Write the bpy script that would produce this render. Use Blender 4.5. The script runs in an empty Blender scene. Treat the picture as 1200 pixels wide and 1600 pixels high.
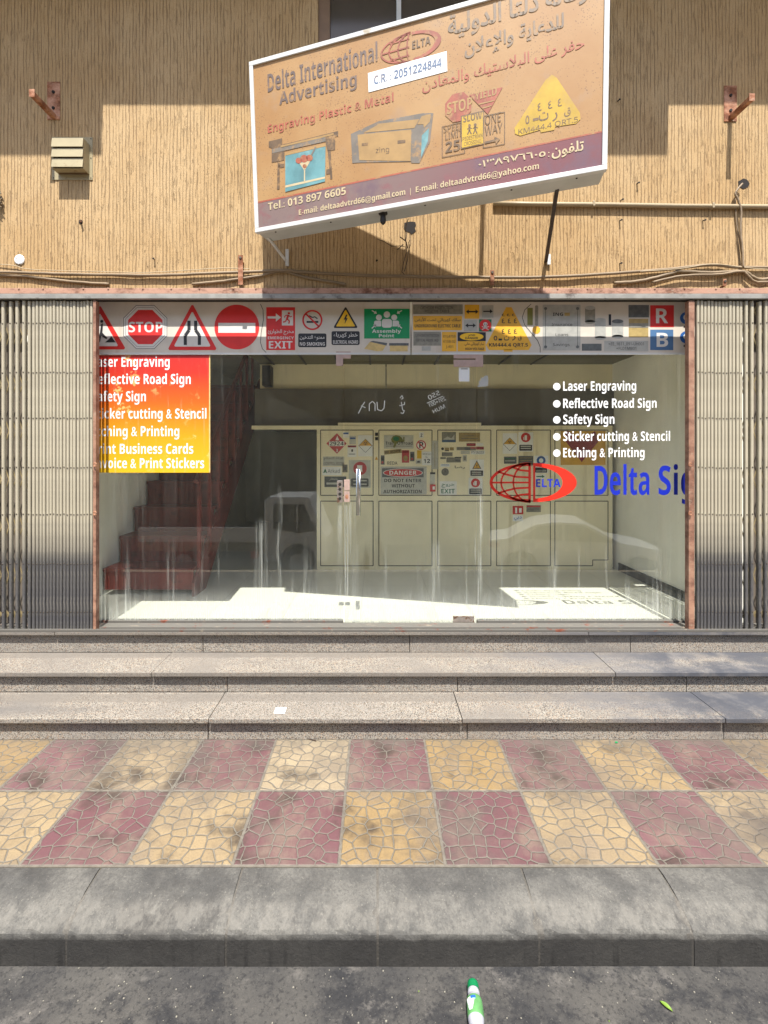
import bpy, bmesh, math, random
from mathutils import Vector, Matrix
random.seed(7)
S = bpy.context.scene
COL = S.collection

# ------------------------------------------------------------------ camera, sky, sun, exposure
F, VX, VY, EYE = 745.0, 587.0, 711.0, 1.70          # focal length (px of the 1200x1600 photo), principal point, eye height
CAM = Vector((0, 0, EYE))
cd = bpy.data.cameras.new('camera'); co = bpy.data.objects.new('camera', cd); COL.objects.link(co)
co.location = CAM; co.rotation_euler = (math.radians(90), 0, 0)
cd.sensor_fit = 'VERTICAL'; cd.sensor_height = 36; cd.sensor_width = 27
cd.lens = 36 * F / 1600
cd.shift_x = (600 - VX) / 1600; cd.shift_y = -(800 - VY) / 1600
cd.clip_start = 0.05; cd.clip_end = 500
S.camera = co
SUN = Vector((-0.05, 1.0, -2.05)).normalized()      # direction the light travels
W = bpy.data.worlds.new('World'); S.world = W; W.use_nodes = True
wn = W.node_tree.nodes; wl = W.node_tree.links
sky = wn.new('ShaderNodeTexSky'); sky.sky_type = 'NISHITA'; sky.sun_disc = False
sky.sun_elevation = math.asin(-SUN.z); sky.sun_rotation = math.radians(180)
sky.dust_density = 2.0
wl.new(sky.outputs[0], wn['Background'].inputs[0]); wn['Background'].inputs[1].default_value = 0.11
sd = bpy.data.lights.new('sun', 'SUN'); sd.energy = 4.3; sd.angle = math.radians(0.5); sd.color = (1, .974, .93)
so = bpy.data.objects.new('sun', sd); COL.objects.link(so)
so.rotation_euler = SUN.to_track_quat('-Z', 'Y').to_euler(); so.location = (0, -6, 12)
S.view_settings.view_transform = 'Standard'; S.view_settings.look = 'None'
S.view_settings.gamma = 1; S.view_settings.exposure = 1.34
S.cycles.use_denoising = True
S.cycles.max_bounces = 10; S.cycles.diffuse_bounces = 6; S.cycles.transparent_max_bounces = 16
S.cycles.sample_clamp_indirect = 6

# ------------------------------------------------------------------ materials
class N:
    def __init__(s, name):
        s.m = bpy.data.materials.new(name); s.m.use_nodes = True
        s.n = s.m.node_tree.nodes; s.l = s.m.node_tree.links
        s.b = s.n['Principled BSDF']; s.out = s.n['Material Output']
        s.tc = s.n.new('ShaderNodeTexCoord').outputs['Object']
    def _in(s, sock, v):
        if isinstance(v, bpy.types.NodeSocket): s.l.new(v, sock)
        elif v is not None:
            if isinstance(v, tuple) and len(v) == 3 and len(sock.default_value) == 4: v = v + (1,)
            sock.default_value = v
    def map(s, scale, loc=(0, 0, 0), rot=(0, 0, 0), src=None):
        k = s.n.new('ShaderNodeMapping'); s.l.new(src or s.tc, k.inputs[0])
        k.inputs['Scale'].default_value = scale; k.inputs['Location'].default_value = loc; k.inputs['Rotation'].default_value = rot
        return k.outputs[0]
    def noise(s, scale=5, detail=4, rough=.55, vec=None, dist=0, out=0):
        k = s.n.new('ShaderNodeTexNoise'); s.l.new(vec or s.tc, k.inputs['Vector'])
        k.inputs['Scale'].default_value = scale; k.inputs['Detail'].default_value = detail
        k.inputs['Roughness'].default_value = rough; k.inputs['Distortion'].default_value = dist
        return k.outputs[out]
    def voro(s, scale=5, vec=None, feature='F1', out='Distance', rnd=1.0, dim='3D'):
        k = s.n.new('ShaderNodeTexVoronoi'); k.feature = feature; k.voronoi_dimensions = dim; s._in(k.inputs['Vector'], vec or s.tc)
        s._in(k.inputs['Scale'], scale); k.inputs['Randomness'].default_value = rnd
        return k.outputs[out]
    def ss(s, v, a, b, lo=0.0, hi=1.0):
        k = s.n.new('ShaderNodeMapRange'); k.interpolation_type = 'SMOOTHSTEP'; s._in(k.inputs[0], v)
        k.inputs[1].default_value = a; k.inputs[2].default_value = b; k.inputs[3].default_value = lo; k.inputs[4].default_value = hi
        return k.outputs[0]
    def math(s, op, a, b=None, c=None, clamp=False):
        k = s.n.new('ShaderNodeMath'); k.operation = op; k.use_clamp = clamp; s._in(k.inputs[0], a); s._in(k.inputs[1], b); s._in(k.inputs[2], c)
        return k.outputs[0]
    def mix(s, f, a, b, mode='MIX'):
        k = s.n.new('ShaderNodeMix'); k.data_type = 'RGBA'; k.blend_type = mode
        s._in(k.inputs[0], f); s._in(k.inputs[6], a); s._in(k.inputs[7], b); return k.outputs[2]
    def sep(s, v=None):
        k = s.n.new('ShaderNodeSeparateXYZ'); s.l.new(v or s.tc, k.inputs[0]); return k.outputs
    def comb(s, x, y, z):
        k = s.n.new('ShaderNodeCombineXYZ'); s._in(k.inputs[0], x); s._in(k.inputs[1], y); s._in(k.inputs[2], z); return k.outputs[0]
    def col(s, c): s._in(s.b.inputs['Base Color'], c)
    def rough(s, r): s._in(s.b.inputs['Roughness'], r)
    def bump(s, h, strength=.5, dist=.01):
        k = s.n.new('ShaderNodeBump'); s._in(k.inputs['Height'], h); k.inputs['Strength'].default_value = strength; k.inputs['Distance'].default_value = dist
        s.l.new(k.outputs[0], s.b.inputs['Normal'])

def C(r, g, b, k=1.0):                                # sRGB 0-255 -> linear
    f = lambda v: ((v / 255) / 12.92 if v <= 10 else (((v / 255) + .055) / 1.055) ** 2.4) * k
    return (f(r), f(g), f(b))

_mc = {}
def pm(name, col, rough=.6, metal=0.0, var=.12, scale=9, bump=0.0, bscale=60, col2=None, t=(.55, .7), c2scale=6, streak=False, spec=.5):
    """plain painted / printed surface with uneven tone and optional wear patches"""
    if name in _mc: return _mc[name]
    m = N(name)
    lo = tuple(c * (1 - var) for c in col); hi = tuple(min(1, c * (1 + var)) for c in col)
    c = m.mix(m.ss(m.noise(scale, 5), .35, .65), lo, hi)
    if col2:
        v = m.map((1, 1, .12)) if streak else None
        c = m.mix(m.ss(m.noise(c2scale, 6, .65, vec=v), t[0], t[1]), c, col2)
    m.col(c); m.rough(rough); m.b.inputs['Metallic'].default_value = metal; m.b.inputs['Specular IOR Level'].default_value = spec
    if bump: m.bump(m.noise(bscale, 4), bump, .004)
    _mc[name] = m.m; return m.m

def wall_mat():
    m = N('combed_render')
    k = .58
    def lines(sx, sz, seed, w, lo, hi, bs):
        n = m.noise(1.0, 2, .5, vec=m.map((sx, sx, sz), loc=(seed, 0, seed * 2)))
        d = m.math('ABSOLUTE', m.math('SUBTRACT', n, .5))
        br = m.noise(bs, 3, .6, vec=m.map((3.4, 3.4, .8), loc=(seed * 3, 1, 4)))
        return m.math('MULTIPLY', m.ss(d, w * .35, w, 1, 0), m.ss(br, lo, hi))
    x, y, z = m.sep()
    wob = m.noise(1.0, 3, .6, vec=m.map((5, 5, .9)))
    fine = m.noise(1.0, 3, .6, vec=m.map((34, 34, 5)))
    xs = m.math('ADD', m.math('ADD', x, m.math('MULTIPLY', m.math('SUBTRACT', wob, .5), .05)), m.math('MULTIPLY', m.math('SUBTRACT', fine, .5), .014))
    sw = m.math('SINE', m.math('MULTIPLY', xs, 2 * math.pi / .0245))
    brk = m.noise(1.0, 4, .65, vec=m.map((46, 46, 4.2), loc=(3, 0, 8)))
    wv = m.noise(1.0, 2, .5, vec=m.map((20, 20, 6), loc=(1, 0, 2)))
    g1 = m.math('MULTIPLY', m.ss(m.math('ADD', sw, m.math('MULTIPLY', m.math('SUBTRACT', wv, .5), .9)), .66, .98), m.ss(brk, .37, .50))
    g2 = lines(64, 3.2, 7.0, .032, .46, .62, 12)
    pits = m.ss(m.noise(62, 3, .7, vec=m.map((1.2, 1, .5))), .62, .72)
    gr = m.math('MAXIMUM', m.math('MAXIMUM', g1, m.math('MULTIPLY', g2, .75)), m.math('MULTIPLY', pits, .6))
    tone = m.noise(1.3, 5, .6)
    base = m.mix(m.ss(tone, .3, .7), C(214, 178, 128, k), C(229, 197, 150, k))
    run = m.noise(4, 5, .6, vec=m.map((1, 1, .08)))
    base = m.mix(m.ss(run, .54, .8, 0, .4), base, C(176, 134, 92, k))
    cloud = m.noise(.9, 5, .6, vec=m.map((1, 1, 1), loc=(4, 0, 9)))
    base = m.mix(m.ss(cloud, .5, .72, 0, .3), base, C(206, 170, 124, k))
    grain = m.noise(170, 2, .5)
    base = m.mix(m.ss(grain, .3, .75, 0, .25), base, C(176, 134, 84, k))
    m.col(m.mix(m.math('MULTIPLY', gr, .56), base, C(120, 94, 70, k)))  # groove shade painted into the colour, on top of the bump
    m.rough(.92); m.b.inputs['Specular IOR Level'].default_value = .15
    ridge = m.noise(1.0, 3, .6, vec=m.map((60, 60, 9)))
    h = m.math('SUBTRACT', m.math('ADD', m.math('MULTIPLY', grain, .15), m.math('MULTIPLY', ridge, .25)), gr)
    m.bump(h, .6, .010)
    return m.m

def granite(name, dirt=.3, dark=0.0, seed=0, k=.50, zone=None):
    m = N(name)
    v = m.map((1, 1, 1), loc=(seed * 1.7, seed * 2.3, seed))
    a = m.voro(270, vec=v, out='Color'); ax = m.sep(a)
    c = m.mix(m.ss(ax[0], .35, .6), C(174, 166, 152, k), C(200, 193, 180, k))
    c = m.mix(m.ss(ax[1], .66, .70), c, C(86, 80, 76, k))
    c = m.mix(m.ss(ax[2], .86, .90), c, C(194, 164, 134, k))
    d = m.noise(2.2, 6, .62, vec=v)
    c = m.mix(m.ss(d, .42, .66, 0, dirt), c, C(150, 142, 132, k))
    d2 = m.noise(1.1, 6, .7, vec=m.map((.6, 2, 2), loc=(seed, 4, 1)))
    c = m.mix(m.ss(d2, .50, .68, 0, .6), c, C(126, 122, 118, k))
    x, y, z = m.sep()
    if zone:      # dust line where feet do not reach, along the back of each tread
        wob = m.math('MULTIPLY', m.math('SUBTRACT', m.noise(3, 5, .6), .5), .03)
        for (y0, y1) in zone:
            c = m.mix(m.ss(m.math('ADD', y, wob), y0, y1, 0, .55), c, C(140, 132, 122, k)) if y1 > 3.2 else m.mix(m.math('MULTIPLY', m.ss(m.math('ADD', y, wob), y0, y1, 0, .55), m.ss(y, 3.12, 3.10)), c, C(140, 132, 122, k))
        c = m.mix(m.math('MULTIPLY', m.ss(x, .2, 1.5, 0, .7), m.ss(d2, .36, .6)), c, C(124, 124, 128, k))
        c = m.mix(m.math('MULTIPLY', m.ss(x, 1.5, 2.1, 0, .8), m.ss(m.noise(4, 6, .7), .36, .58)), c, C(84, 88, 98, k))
    if dark: c = m.mix(dark, c, C(74, 66, 58, k))
    m.col(c); m.rough(m.ss(d, .3, .7, .45, .8)); m.b.inputs['Specular IOR Level'].default_value = .3
    m.bump(m.noise(220, 2), .12, .002)
    return m.m

T_PV, X0_PV, Y0_PV = .442, -.1525, 1.972            # paving tile size and origin
def paving_mat():
    m = N('crazy_pattern_paving')
    x, y, z = m.sep()
    u = m.math('DIVIDE', m.math('SUBTRACT', x, X0_PV), T_PV); w = m.math('DIVIDE', m.math('SUBTRACT', y, Y0_PV), T_PV)
    iu = m.math('FLOOR', u); iw = m.math('FLOOR', w)
    fu = m.math('FRACT', u); fw = m.math('FRACT', w)
    chk = m.math('MODULO', m.math('ADD', m.math('ADD', iu, iw), 100.0), 2.0)       # 0 yellow, 1 red
    # embossed stones: voronoi cells in each tile
    vec = m.comb(m.math('ADD', fu, m.math('MULTIPLY', chk, 3.17)), m.math('ADD', fw, m.math('MULTIPLY', m.math('MODULO', m.math('ADD', iw, 100.0), 3.0), 5.31)), 0.0)
    wv = m.n.new('ShaderNodeVectorMath'); wv.operation = 'ADD'
    nz = m.n.new('ShaderNodeVectorMath'); nz.operation = 'SCALE'; m.l.new(m.noise(9, 2, .5, vec=vec, out=1), nz.inputs[0]); nz.inputs[3].default_value = .03
    m.l.new(vec, wv.inputs[0]); m.l.new(nz.outputs[0], wv.inputs[1])
    rawx = m.math('SUBTRACT', fu, .5); rawy = m.math('SUBTRACT', fw, .5)
    de = m.voro(7.4, vec=wv.outputs[0], feature='DISTANCE_TO_EDGE', rnd=.9, dim='2D')
    cellc = m.voro(7.4, vec=wv.outputs[0], out='Color', rnd=.9, dim='2D')
    ew = m.noise(40, 3, .6)
    joint = m.ss(m.math('ADD', de, m.math('MULTIPLY', m.math('SUBTRACT', ew, .5), .02)), .034, .062, 1, 0)
    eu = m.math('MINIMUM', fu, m.math('SUBTRACT', 1.0, fu)); e2 = m.math('MINIMUM', fw, m.math('SUBTRACT', 1.0, fw))
    ed = m.math('MINIMUM', eu, e2)
    gap = m.ss(m.math('ADD', ed, m.math('MULTIPLY', m.math('SUBTRACT', ew, .5), .012)), .010, .022, 1, 0)
    tile = m.n.new('ShaderNodeTexWhiteNoise'); tile.noise_dimensions = '2D'; m.l.new(m.comb(m.math('ADD', iu, 5.0), m.math('ADD', iw, 3.0), 0.0), tile.inputs['Vector'])
    yel = m.mix(tile.outputs[0], C(226, 205, 168, .37), C(212, 176, 116, .34))
    red = m.mix(tile.outputs[0], C(170, 126, 130, .36), C(156, 104, 111, .33))
    c = m.mix(chk, yel, red)
    cs = m.sep(cellc)
    c = m.mix(m.ss(cs[0], 0, 1, 0, .16), c, C(120, 96, 80, .33))
    wear = m.noise(2.6, 6, .65)
    c = m.mix(m.ss(wear, .44, .66, 0, .6), c, C(158, 144, 128, .34))
    fade = m.noise(6, 7, .7, vec=m.map((1, .5, 1), loc=(6, 2, 0)))
    c = m.mix(m.ss(fade, .46, .68, 0, .5), c, C(196, 176, 152, .34))
    blot = m.noise(3.4, 5, .6, vec=m.map((1, 1, 1), loc=(3.3, 1.2, 0)))
    c = m.mix(m.ss(blot, .52, .70, 0, .9), c, C(100, 88, 78, .33))
    bl2 = m.noise(1.5, 7, .7, vec=m.map((1, 1.2, 1), loc=(1.3, 7.2, 0)))
    c = m.mix(m.ss(bl2, .50, .66, 0, .6), c, C(118, 110, 104, .33))
    fine = m.noise(120, 3, .6)
    c = m.mix(m.ss(fine, .35, .75, 0, .25), c, C(120, 104, 92, .33))
    grout = m.mix(m.ss(m.noise(30, 3), .3, .7), C(152, 144, 131, .34), C(174, 166, 150, .35))
    mask = m.math('MAXIMUM', joint, gap)
    back = m.ss(y, 2.72, 2.86, 0, .85)                # cement dust swept up against the bottom step
    mask2 = m.math('MULTIPLY', back, m.ss(m.noise(5, 5, .65), .30, .62))
    c = m.mix(m.math('MULTIPLY', mask, .92), c, grout)
    c = m.mix(m.math('MULTIPLY', mask2, .7), c, C(150, 142, 130, .33))
    rd = m.noise(1.2, 5, .6, vec=m.map((1, 1.6, 1), loc=(9, 3, 0)))
    c = m.mix(m.math('MULTIPLY', m.ss(x, .3, 1.6, 0, .75), m.ss(rd, .42, .62)), c, C(140, 128, 116, .33))  # soft dappled shade over the right side, painted into the colour
    m.col(c); m.rough(m.ss(wear, .3, .7, .55, .8)); m.b.inputs['Specular IOR Level'].default_value = .3
    h = m.math('ADD', m.math('MULTIPLY', mask, -1.0), m.math('MULTIPLY', fine, .1))
    m.bump(m.math('ADD', h, m.ss(de, .04, .12, 0, .25)), .7, .006)
    return m.m

def concrete(name, a, b, stain=C(60, 58, 56), amt=.5, scale=3, facedark=0.0):
    m = N(name)
    c = m.mix(m.ss(m.noise(scale, 7, .65), .35, .65), a, b)
    c = m.mix(m.ss(m.noise(scale * .6, 7, .7, vec=m.map((1, 1, 1), loc=(5, 1, 2))), .5, .68, 0, amt), c, stain)
    f = m.noise(110, 4, .8)
    c = m.mix(m.ss(f, .40, .70, 0, .6), c, tuple(v * .6 for v in a))
    c = m.mix(m.ss(m.noise(16, 6, .7, vec=m.map((1.6, .35, 1))), .56, .72, 0, .35), c, tuple(v * 1.2 for v in b)); c = m.mix(m.ss(m.noise(9, 6, .75, vec=m.map((1, .6, 1), loc=(8, 8, 0))), .56, .66, 0, .5), c, stain); sp = m.voro(230, out='Color'); c = m.mix(m.ss(m.sep(sp)[0], .975, .985, 0, .35), c, C(190, 184, 170, .4))
    if facedark:
        z = m.sep()[2]
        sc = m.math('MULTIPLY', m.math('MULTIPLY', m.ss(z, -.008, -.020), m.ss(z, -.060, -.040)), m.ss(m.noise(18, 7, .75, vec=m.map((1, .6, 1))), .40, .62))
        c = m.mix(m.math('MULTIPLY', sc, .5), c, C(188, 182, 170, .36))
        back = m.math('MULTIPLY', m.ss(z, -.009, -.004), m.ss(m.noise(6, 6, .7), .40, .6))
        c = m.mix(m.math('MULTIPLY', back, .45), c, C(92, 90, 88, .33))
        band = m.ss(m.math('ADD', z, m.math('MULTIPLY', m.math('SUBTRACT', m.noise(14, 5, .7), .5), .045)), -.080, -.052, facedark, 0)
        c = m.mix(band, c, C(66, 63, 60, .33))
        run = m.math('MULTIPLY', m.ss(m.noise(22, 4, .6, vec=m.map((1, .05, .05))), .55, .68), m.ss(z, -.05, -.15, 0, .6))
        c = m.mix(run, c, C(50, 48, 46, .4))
    m.col(c); m.rough(.9); m.b.inputs['Specular IOR Level'].default_value = .25
    m.bump(m.math('ADD', m.noise(45, 6, .7), m.math('MULTIPLY', f, .4)), .5, .008)
    return m.m

def asphalt_mat():
    m = N('worn_asphalt')
    k = .36
    big = m.noise(1.6, 7, .7)
    c = m.mix(m.ss(big, .35, .65), C(96, 94, 92, k), C(126, 122, 115, k))
    pt = m.noise(5, 8, .75, vec=m.map((1, 1.3, 1), loc=(2, 8, 0)))
    c = m.mix(m.ss(pt, .47, .62, 0, .85), c, C(72, 72, 74, k))
    wp = m.noise(8, 8, .75, vec=m.map((1, 1.3, 1), loc=(12, 3, 0)))
    c = m.mix(m.ss(wp, .54, .68, 0, .65), c, C(156, 150, 142, k))
    n2 = m.noise(75, 5, .75)
    c = m.mix(m.ss(n2, .50, .64, 0, .6), c, C(56, 56, 58, k))
    c = m.mix(m.ss(m.noise(120, 4, .7, vec=m.map((1, 1, 1), loc=(1, 1, 1))), .60, .70, 0, .55), c, C(160, 154, 144, k))
    m.col(c); m.rough(.9); m.b.inputs['Specular IOR Level'].default_value = .2
    m.bump(m.math('ADD', m.noise(60, 6, .8), m.math('MULTIPLY', big, .6)), .6, .008)
    return m.m

def gate_mat(name, base, dark=.92):
    """cream enamel, darker towards the bottom, dust streaks"""
    m = N(name)
    x, y, z = m.sep()
    c = m.mix(m.ss(m.noise(6, 5, .6), .35, .65), base, tuple(v * .86 for v in base))
    st = m.noise(9, 5, .6, vec=m.map((1, 1, .1)))
    c = m.mix(m.ss(st, .52, .7, 0, .35), c, C(140, 118, 92, .6))
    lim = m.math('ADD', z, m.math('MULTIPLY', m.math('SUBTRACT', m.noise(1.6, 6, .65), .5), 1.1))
    low_dark = m.math('MULTIPLY', m.ss(lim, .80, 1.35, dark, 0), m.ss(m.noise(26, 5, .7, vec=m.map((1, 1, .25))), .25, .6, .55, 1))
    c = m.mix(low_dark, c, C(78, 80, 90, .42))  # grey tone that deepens towards the foot of the bars
    m.col(c); m.rough(.55)
    m.bump(m.noise(60, 4), .12, .003)
    return m.m

def rust_mat(name, paint, amt=(.42, .6), rustc=C(118, 66, 42)):
    m = N(name)
    n = m.noise(11, 7, .7, vec=m.map((.6, 1, 1)))
    r = m.mix(m.ss(m.noise(40, 4), .3, .7), rustc, tuple(v * .55 for v in rustc))
    c = m.mix(m.ss(n, amt[0], amt[1]), paint, r)
    c = m.mix(m.ss(m.noise(30, 5, .7, vec=m.map((.4, 1, 1), loc=(4, 0, 0))), .60, .68, 0, .6), c, C(196, 176, 150, .6))
    m.col(c); m.rough(m.ss(n, amt[0], amt[1], .5, .85)); m.bump(m.noise(70, 5), .3, .003)
    return m.m

def fresnel_fac(m, f0=.042):
    g = m.n.new('ShaderNodeNewGeometry')
    d = m.n.new('ShaderNodeVectorMath'); d.operation = 'DOT_PRODUCT'
    m.l.new(g.outputs['Incoming'], d.inputs[0]); m.l.new(g.outputs['Normal'], d.inputs[1])
    k = m.math('POWER', m.math('SUBTRACT', 1.0, m.math('ABSOLUTE', d.outputs['Value'])), 5.0)
    return m.math('ADD', m.math('MULTIPLY', k, 1 - f0), f0)

def glass_mat(name, dusty=True, tint=(.985, .995, .98)):
    m = N(name)
    m.n.remove(m.b)
    tr = m.n.new('ShaderNodeBsdfTransparent'); tr.inputs[0].default_value = tint + (1,)
    gl = m.n.new('ShaderNodeBsdfGlossy'); gl.inputs['Roughness'].default_value = 0.0
    mx = m.n.new('ShaderNodeMixShader'); m.l.new(fresnel_fac(m, .052), mx.inputs[0]); m.l.new(tr.outputs[0], mx.inputs[1]); m.l.new(gl.outputs[0], mx.inputs[2])
    res = mx
    if dusty:
        x, y, z = m.sep()
        runs = m.noise(1.0, 5, .6, vec=m.map((26, 1, .9), loc=(1, 0, 3)))
        runs2 = m.noise(1.0, 4, .6, vec=m.map((60, 1, 1.6), loc=(5, 0, 1)))
        big = m.noise(1.0, 3, .5, vec=m.map((1.6, 1, 1.0), loc=(3, 0, 7)))
        low = m.ss(z, .45, 1.15, 1, 0)
        vlow = m.ss(m.math('ADD', z, m.math('MULTIPLY', runs, -.22)), .38, .62, 1, 0)
        top = m.ss(z, 1.75, 2.45, 0, 1)
        a = m.math('MULTIPLY', m.ss(runs, .55, .78), m.math('ADD', m.math('MULTIPLY', low, .62), m.math('MULTIPLY', m.math('MULTIPLY', top, m.ss(big, .45, .65)), .55)))
        b = m.math('MULTIPLY', m.ss(runs2, .60, .80), m.math('ADD', m.math('MULTIPLY', low, .30), .05))
        # long dried drips below the door hardware
        def drip(cx, w, z0, amt):
            d = m.math('ABSOLUTE', m.math('SUBTRACT', m.math('ADD', x, m.math('MULTIPLY', m.math('SUBTRACT', m.noise(1.0, 4, .6, vec=m.map((1, 1, 2.2), loc=(cx, 0, 0))), .5), .10)), cx))
            k = m.math('MULTIPLY', m.ss(d, 0, w, 1, 0), m.ss(z, z0 - .12, z0, 1, 0))
            return m.math('MULTIPLY', m.math('MULTIPLY', k, m.ss(m.noise(1.0, 4, .6, vec=m.map((110, 1, 1.4), loc=(2, 0, 6))), .40, .66)), amt)
        dr = None
        for args in ((-.245, .05, 1.44, .55), (-.20, .09, 1.42, .35), (.77, .035, 1.55, .45), (.45, .06, 1.1, .30), (-.86, .07, 1.25, .35), (-.72, .02, 1.5, .3), (1.32, .05, 1.0, .3)):
            k = drip(*args); dr = k if dr is None else m.math('MAXIMUM', dr, k)
        spots = m.math('MULTIPLY', m.ss(m.voro(1.0, vec=m.map((30, 1, 30))), .10, .05), m.ss(m.noise(1.0, 3, .5, vec=m.map((4, 1, 4))), .55, .66))
        dust = m.math('ADD', m.math('ADD', a, b), m.math('ADD', m.math('MULTIPLY', m.math('MULTIPLY', vlow, m.ss(runs2, .3, .7, .35, 1)), .5), m.math('MULTIPLY', spots, .25)))
        dust = m.math('ADD', m.math('MAXIMUM', dust, dr), m.math('ADD', .016, m.math('MULTIPLY', m.math('MULTIPLY', m.ss(big, .35, .75), m.ss(runs, .3, .7)), .045)), clamp=True)
        df = m.n.new('ShaderNodeBsdfDiffuse'); df.inputs[0].default_value = (.62, .64, .58, 1)
        tl = m.n.new('ShaderNodeBsdfTranslucent'); tl.inputs[0].default_value = (.62, .64, .58, 1)
        dm = m.n.new('ShaderNodeMixShader'); dm.inputs[0].default_value = .35; m.l.new(df.outputs[0], dm.inputs[1]); m.l.new(tl.outputs[0], dm.inputs[2])
        m2 = m.n.new('ShaderNodeMixShader'); m.l.new(dust, m2.inputs[0]); m.l.new(mx.outputs[0], m2.inputs[1]); m.l.new(dm.outputs[0], m2.inputs[2])
        res = m2
    m.l.new(res.outputs[0], m.out.inputs[0])
    return m.m

def gradient_poster(name, stops, z0, z1, wear=True):
    m = N(name)
    z = m.sep()[2]
    t = m.math('DIVIDE', m.math('SUBTRACT', z, z0), z1 - z0)
    r = m.n.new('ShaderNodeValToRGB'); m.l.new(t, r.inputs[0])
    while len(r.color_ramp.elements) < len(stops): r.color_ramp.elements.new(.5)
    for e, (p, c) in zip(r.color_ramp.elements, stops): e.position = p; e.color = c + (1,)
    c = r.outputs[0]
    if wear:
        w = m.math('MULTIPLY', m.ss(m.noise(9, 7, .72), .56, .60), m.ss(m.noise(2.3, 4, .6, vec=m.map((1, 1, 1), loc=(0, 0, 4.4))), .45, .6))
        c = m.mix(m.math('MULTIPLY', w, .8), c, C(240, 214, 130, .7))
        c = m.mix(m.ss(m.noise(30, 5, .6, vec=m.map((1, 1, .1))), .55, .8, 0, .22), c, C(240, 220, 190, .7))
    m.col(c); m.rough(.35); return m.m

def faded_face(name):
    """sun-baked sign skin: tan with dark peel specks, whitish scuffs"""
    m = N(name)
    c = m.mix(m.ss(m.noise(2.2, 5, .6), .3, .7), C(200, 148, 84, .56), C(216, 170, 108, .56))
    c = m.mix(m.ss(m.noise(5, 6, .65), .55, .72, 0, .5), c, C(196, 160, 122, .56))
    sp = m.math('MULTIPLY', m.ss(m.voro(75), .30, .16), m.ss(m.noise(5, 4, .6, vec=m.map((1, 1, 1), loc=(3, 3, 3))), .42, .58))
    c = m.mix(m.math('MULTIPLY', sp, .6), c, C(110, 76, 46, .56))
    m.col(c); m.rough(.55); m.bump(m.noise(120, 3), .1, .002); return m.m

def band_mat(name):
    m = N(name)
    x = m.sep()[0]
    c = m.mix(m.ss(x, -.2, 1.0), C(156, 130, 122, .56), C(146, 80, 86, .56))
    c = m.mix(m.ss(m.noise(3, 5, .65), .45, .65, 0, .8), c, C(126, 96, 112, .56))
    c = m.mix(m.ss(m.noise(7, 5, .65, vec=m.map((1, 1, 1), loc=(5, 5, 5))), .55, .7, 0, .6), c, C(164, 96, 100, .56))
    m.col(c); m.rough(.55); return m.m

M = {}
M['wall'] = wall_mat()
M['paving'] = paving_mat()
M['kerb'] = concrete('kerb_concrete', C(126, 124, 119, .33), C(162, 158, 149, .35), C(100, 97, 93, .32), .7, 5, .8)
M['cement'] = concrete('cement', C(140, 135, 126, .36), C(160, 153, 142, .36), C(104, 100, 95, .36), .4, 5)
M['mortar'] = concrete('mortar', C(140, 135, 126, .30), C(160, 153, 142, .32), C(100, 97, 92, .3), .5, 8, .5)
M['asphalt'] = asphalt_mat()
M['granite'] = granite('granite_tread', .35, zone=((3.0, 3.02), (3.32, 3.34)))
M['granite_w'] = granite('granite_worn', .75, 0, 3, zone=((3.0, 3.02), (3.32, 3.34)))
M['riser'] = granite('granite_riser', .5, .1, 5, .6)
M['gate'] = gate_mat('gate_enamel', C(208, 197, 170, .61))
M['gate_post'] = rust_mat('gate_post_rust', C(196, 150, 122, .6), (.34, .66), C(150, 100, 76, .6))
M['rivet'] = pm('rivet', C(84, 76, 66), .6, .4)
M['lattice'] = pm('lattice_strip', C(170, 150, 104, 0.5), .6, 0, .2)
M['beam'] = rust_mat('brown_beam', C(196, 150, 124, .7), (.45, .66), C(140, 92, 68, .7))
M['channel'] = pm('galvanised_channel', C(176, 172, 162, 0.6), .5, .25, .12, 14, .1, 60, C(116, 108, 100, 0.6), (.55, .68), 10)
M['track'] = rust_mat('floor_track', C(122, 118, 110, .55), (.57, .66), C(120, 62, 40))
M['alu'] = pm('white_aluminium', C(226, 226, 222, 0.75), .4, .0, .04, 5, 0, 60, C(190, 176, 150, 0.75), (.62, .72), 8)
M['alu_dark'] = pm('grey_aluminium', C(196, 198, 194, 0.9), .45, .2, .06, 5)
M['steel'] = pm('stainless', C(206, 204, 198), .22, 1.0, .05, 20)
M['steel_old'] = pm('worn_chrome', C(190, 178, 168), .35, .8, .2, 30, .1, 60, C(140, 110, 90), (.5, .6), 30)
M['bronze'] = pm('door_patch', C(176, 150, 138), .45, .3, .08, 20)
M['glass'] = glass_mat('dusty_glass', True)
M['glass_c'] = glass_mat('clear_glass', False)
M['dark_glass'] = pm('window_glass_dark', C(58, 52, 46), .15, 0, .1, 3)
M['brown_alu'] = pm('brown_aluminium', C(112, 86, 60), .5, .1, .08)
M['white'] = pm('white_vinyl', C(240, 240, 236, 0.8), .5, 0, .03)
M['white_print'] = pm('white_print', C(202, 198, 190), .5, 0, .05)
M['fascia'] = pm('fascia_board', C(196, 187, 172), .35, 0, .05, 6, 0, 60, C(186, 172, 154), (.55, .7), 5, True)
M['red'] = pm('red_print', C(200, 40, 34), .45, 0, .06)
M['redv'] = pm('red_vinyl', C(236, 46, 24, 0.75), .45, 0, .04)
M['bluev'] = pm('blue_vinyl', C(22, 48, 196, 0.6), .45, 0, .04)
M['black'] = pm('black_print', C(34, 34, 36), .5, 0, .1)
M['yellow'] = pm('yellow_print', C(230, 182, 30), .45, 0, .06)
M['yellow2'] = pm('orange_yellow_print', C(218, 164, 44), .45, 0, .08)
M['green'] = pm('green_print', C(0, 134, 76), .45, 0, .05)
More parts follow.
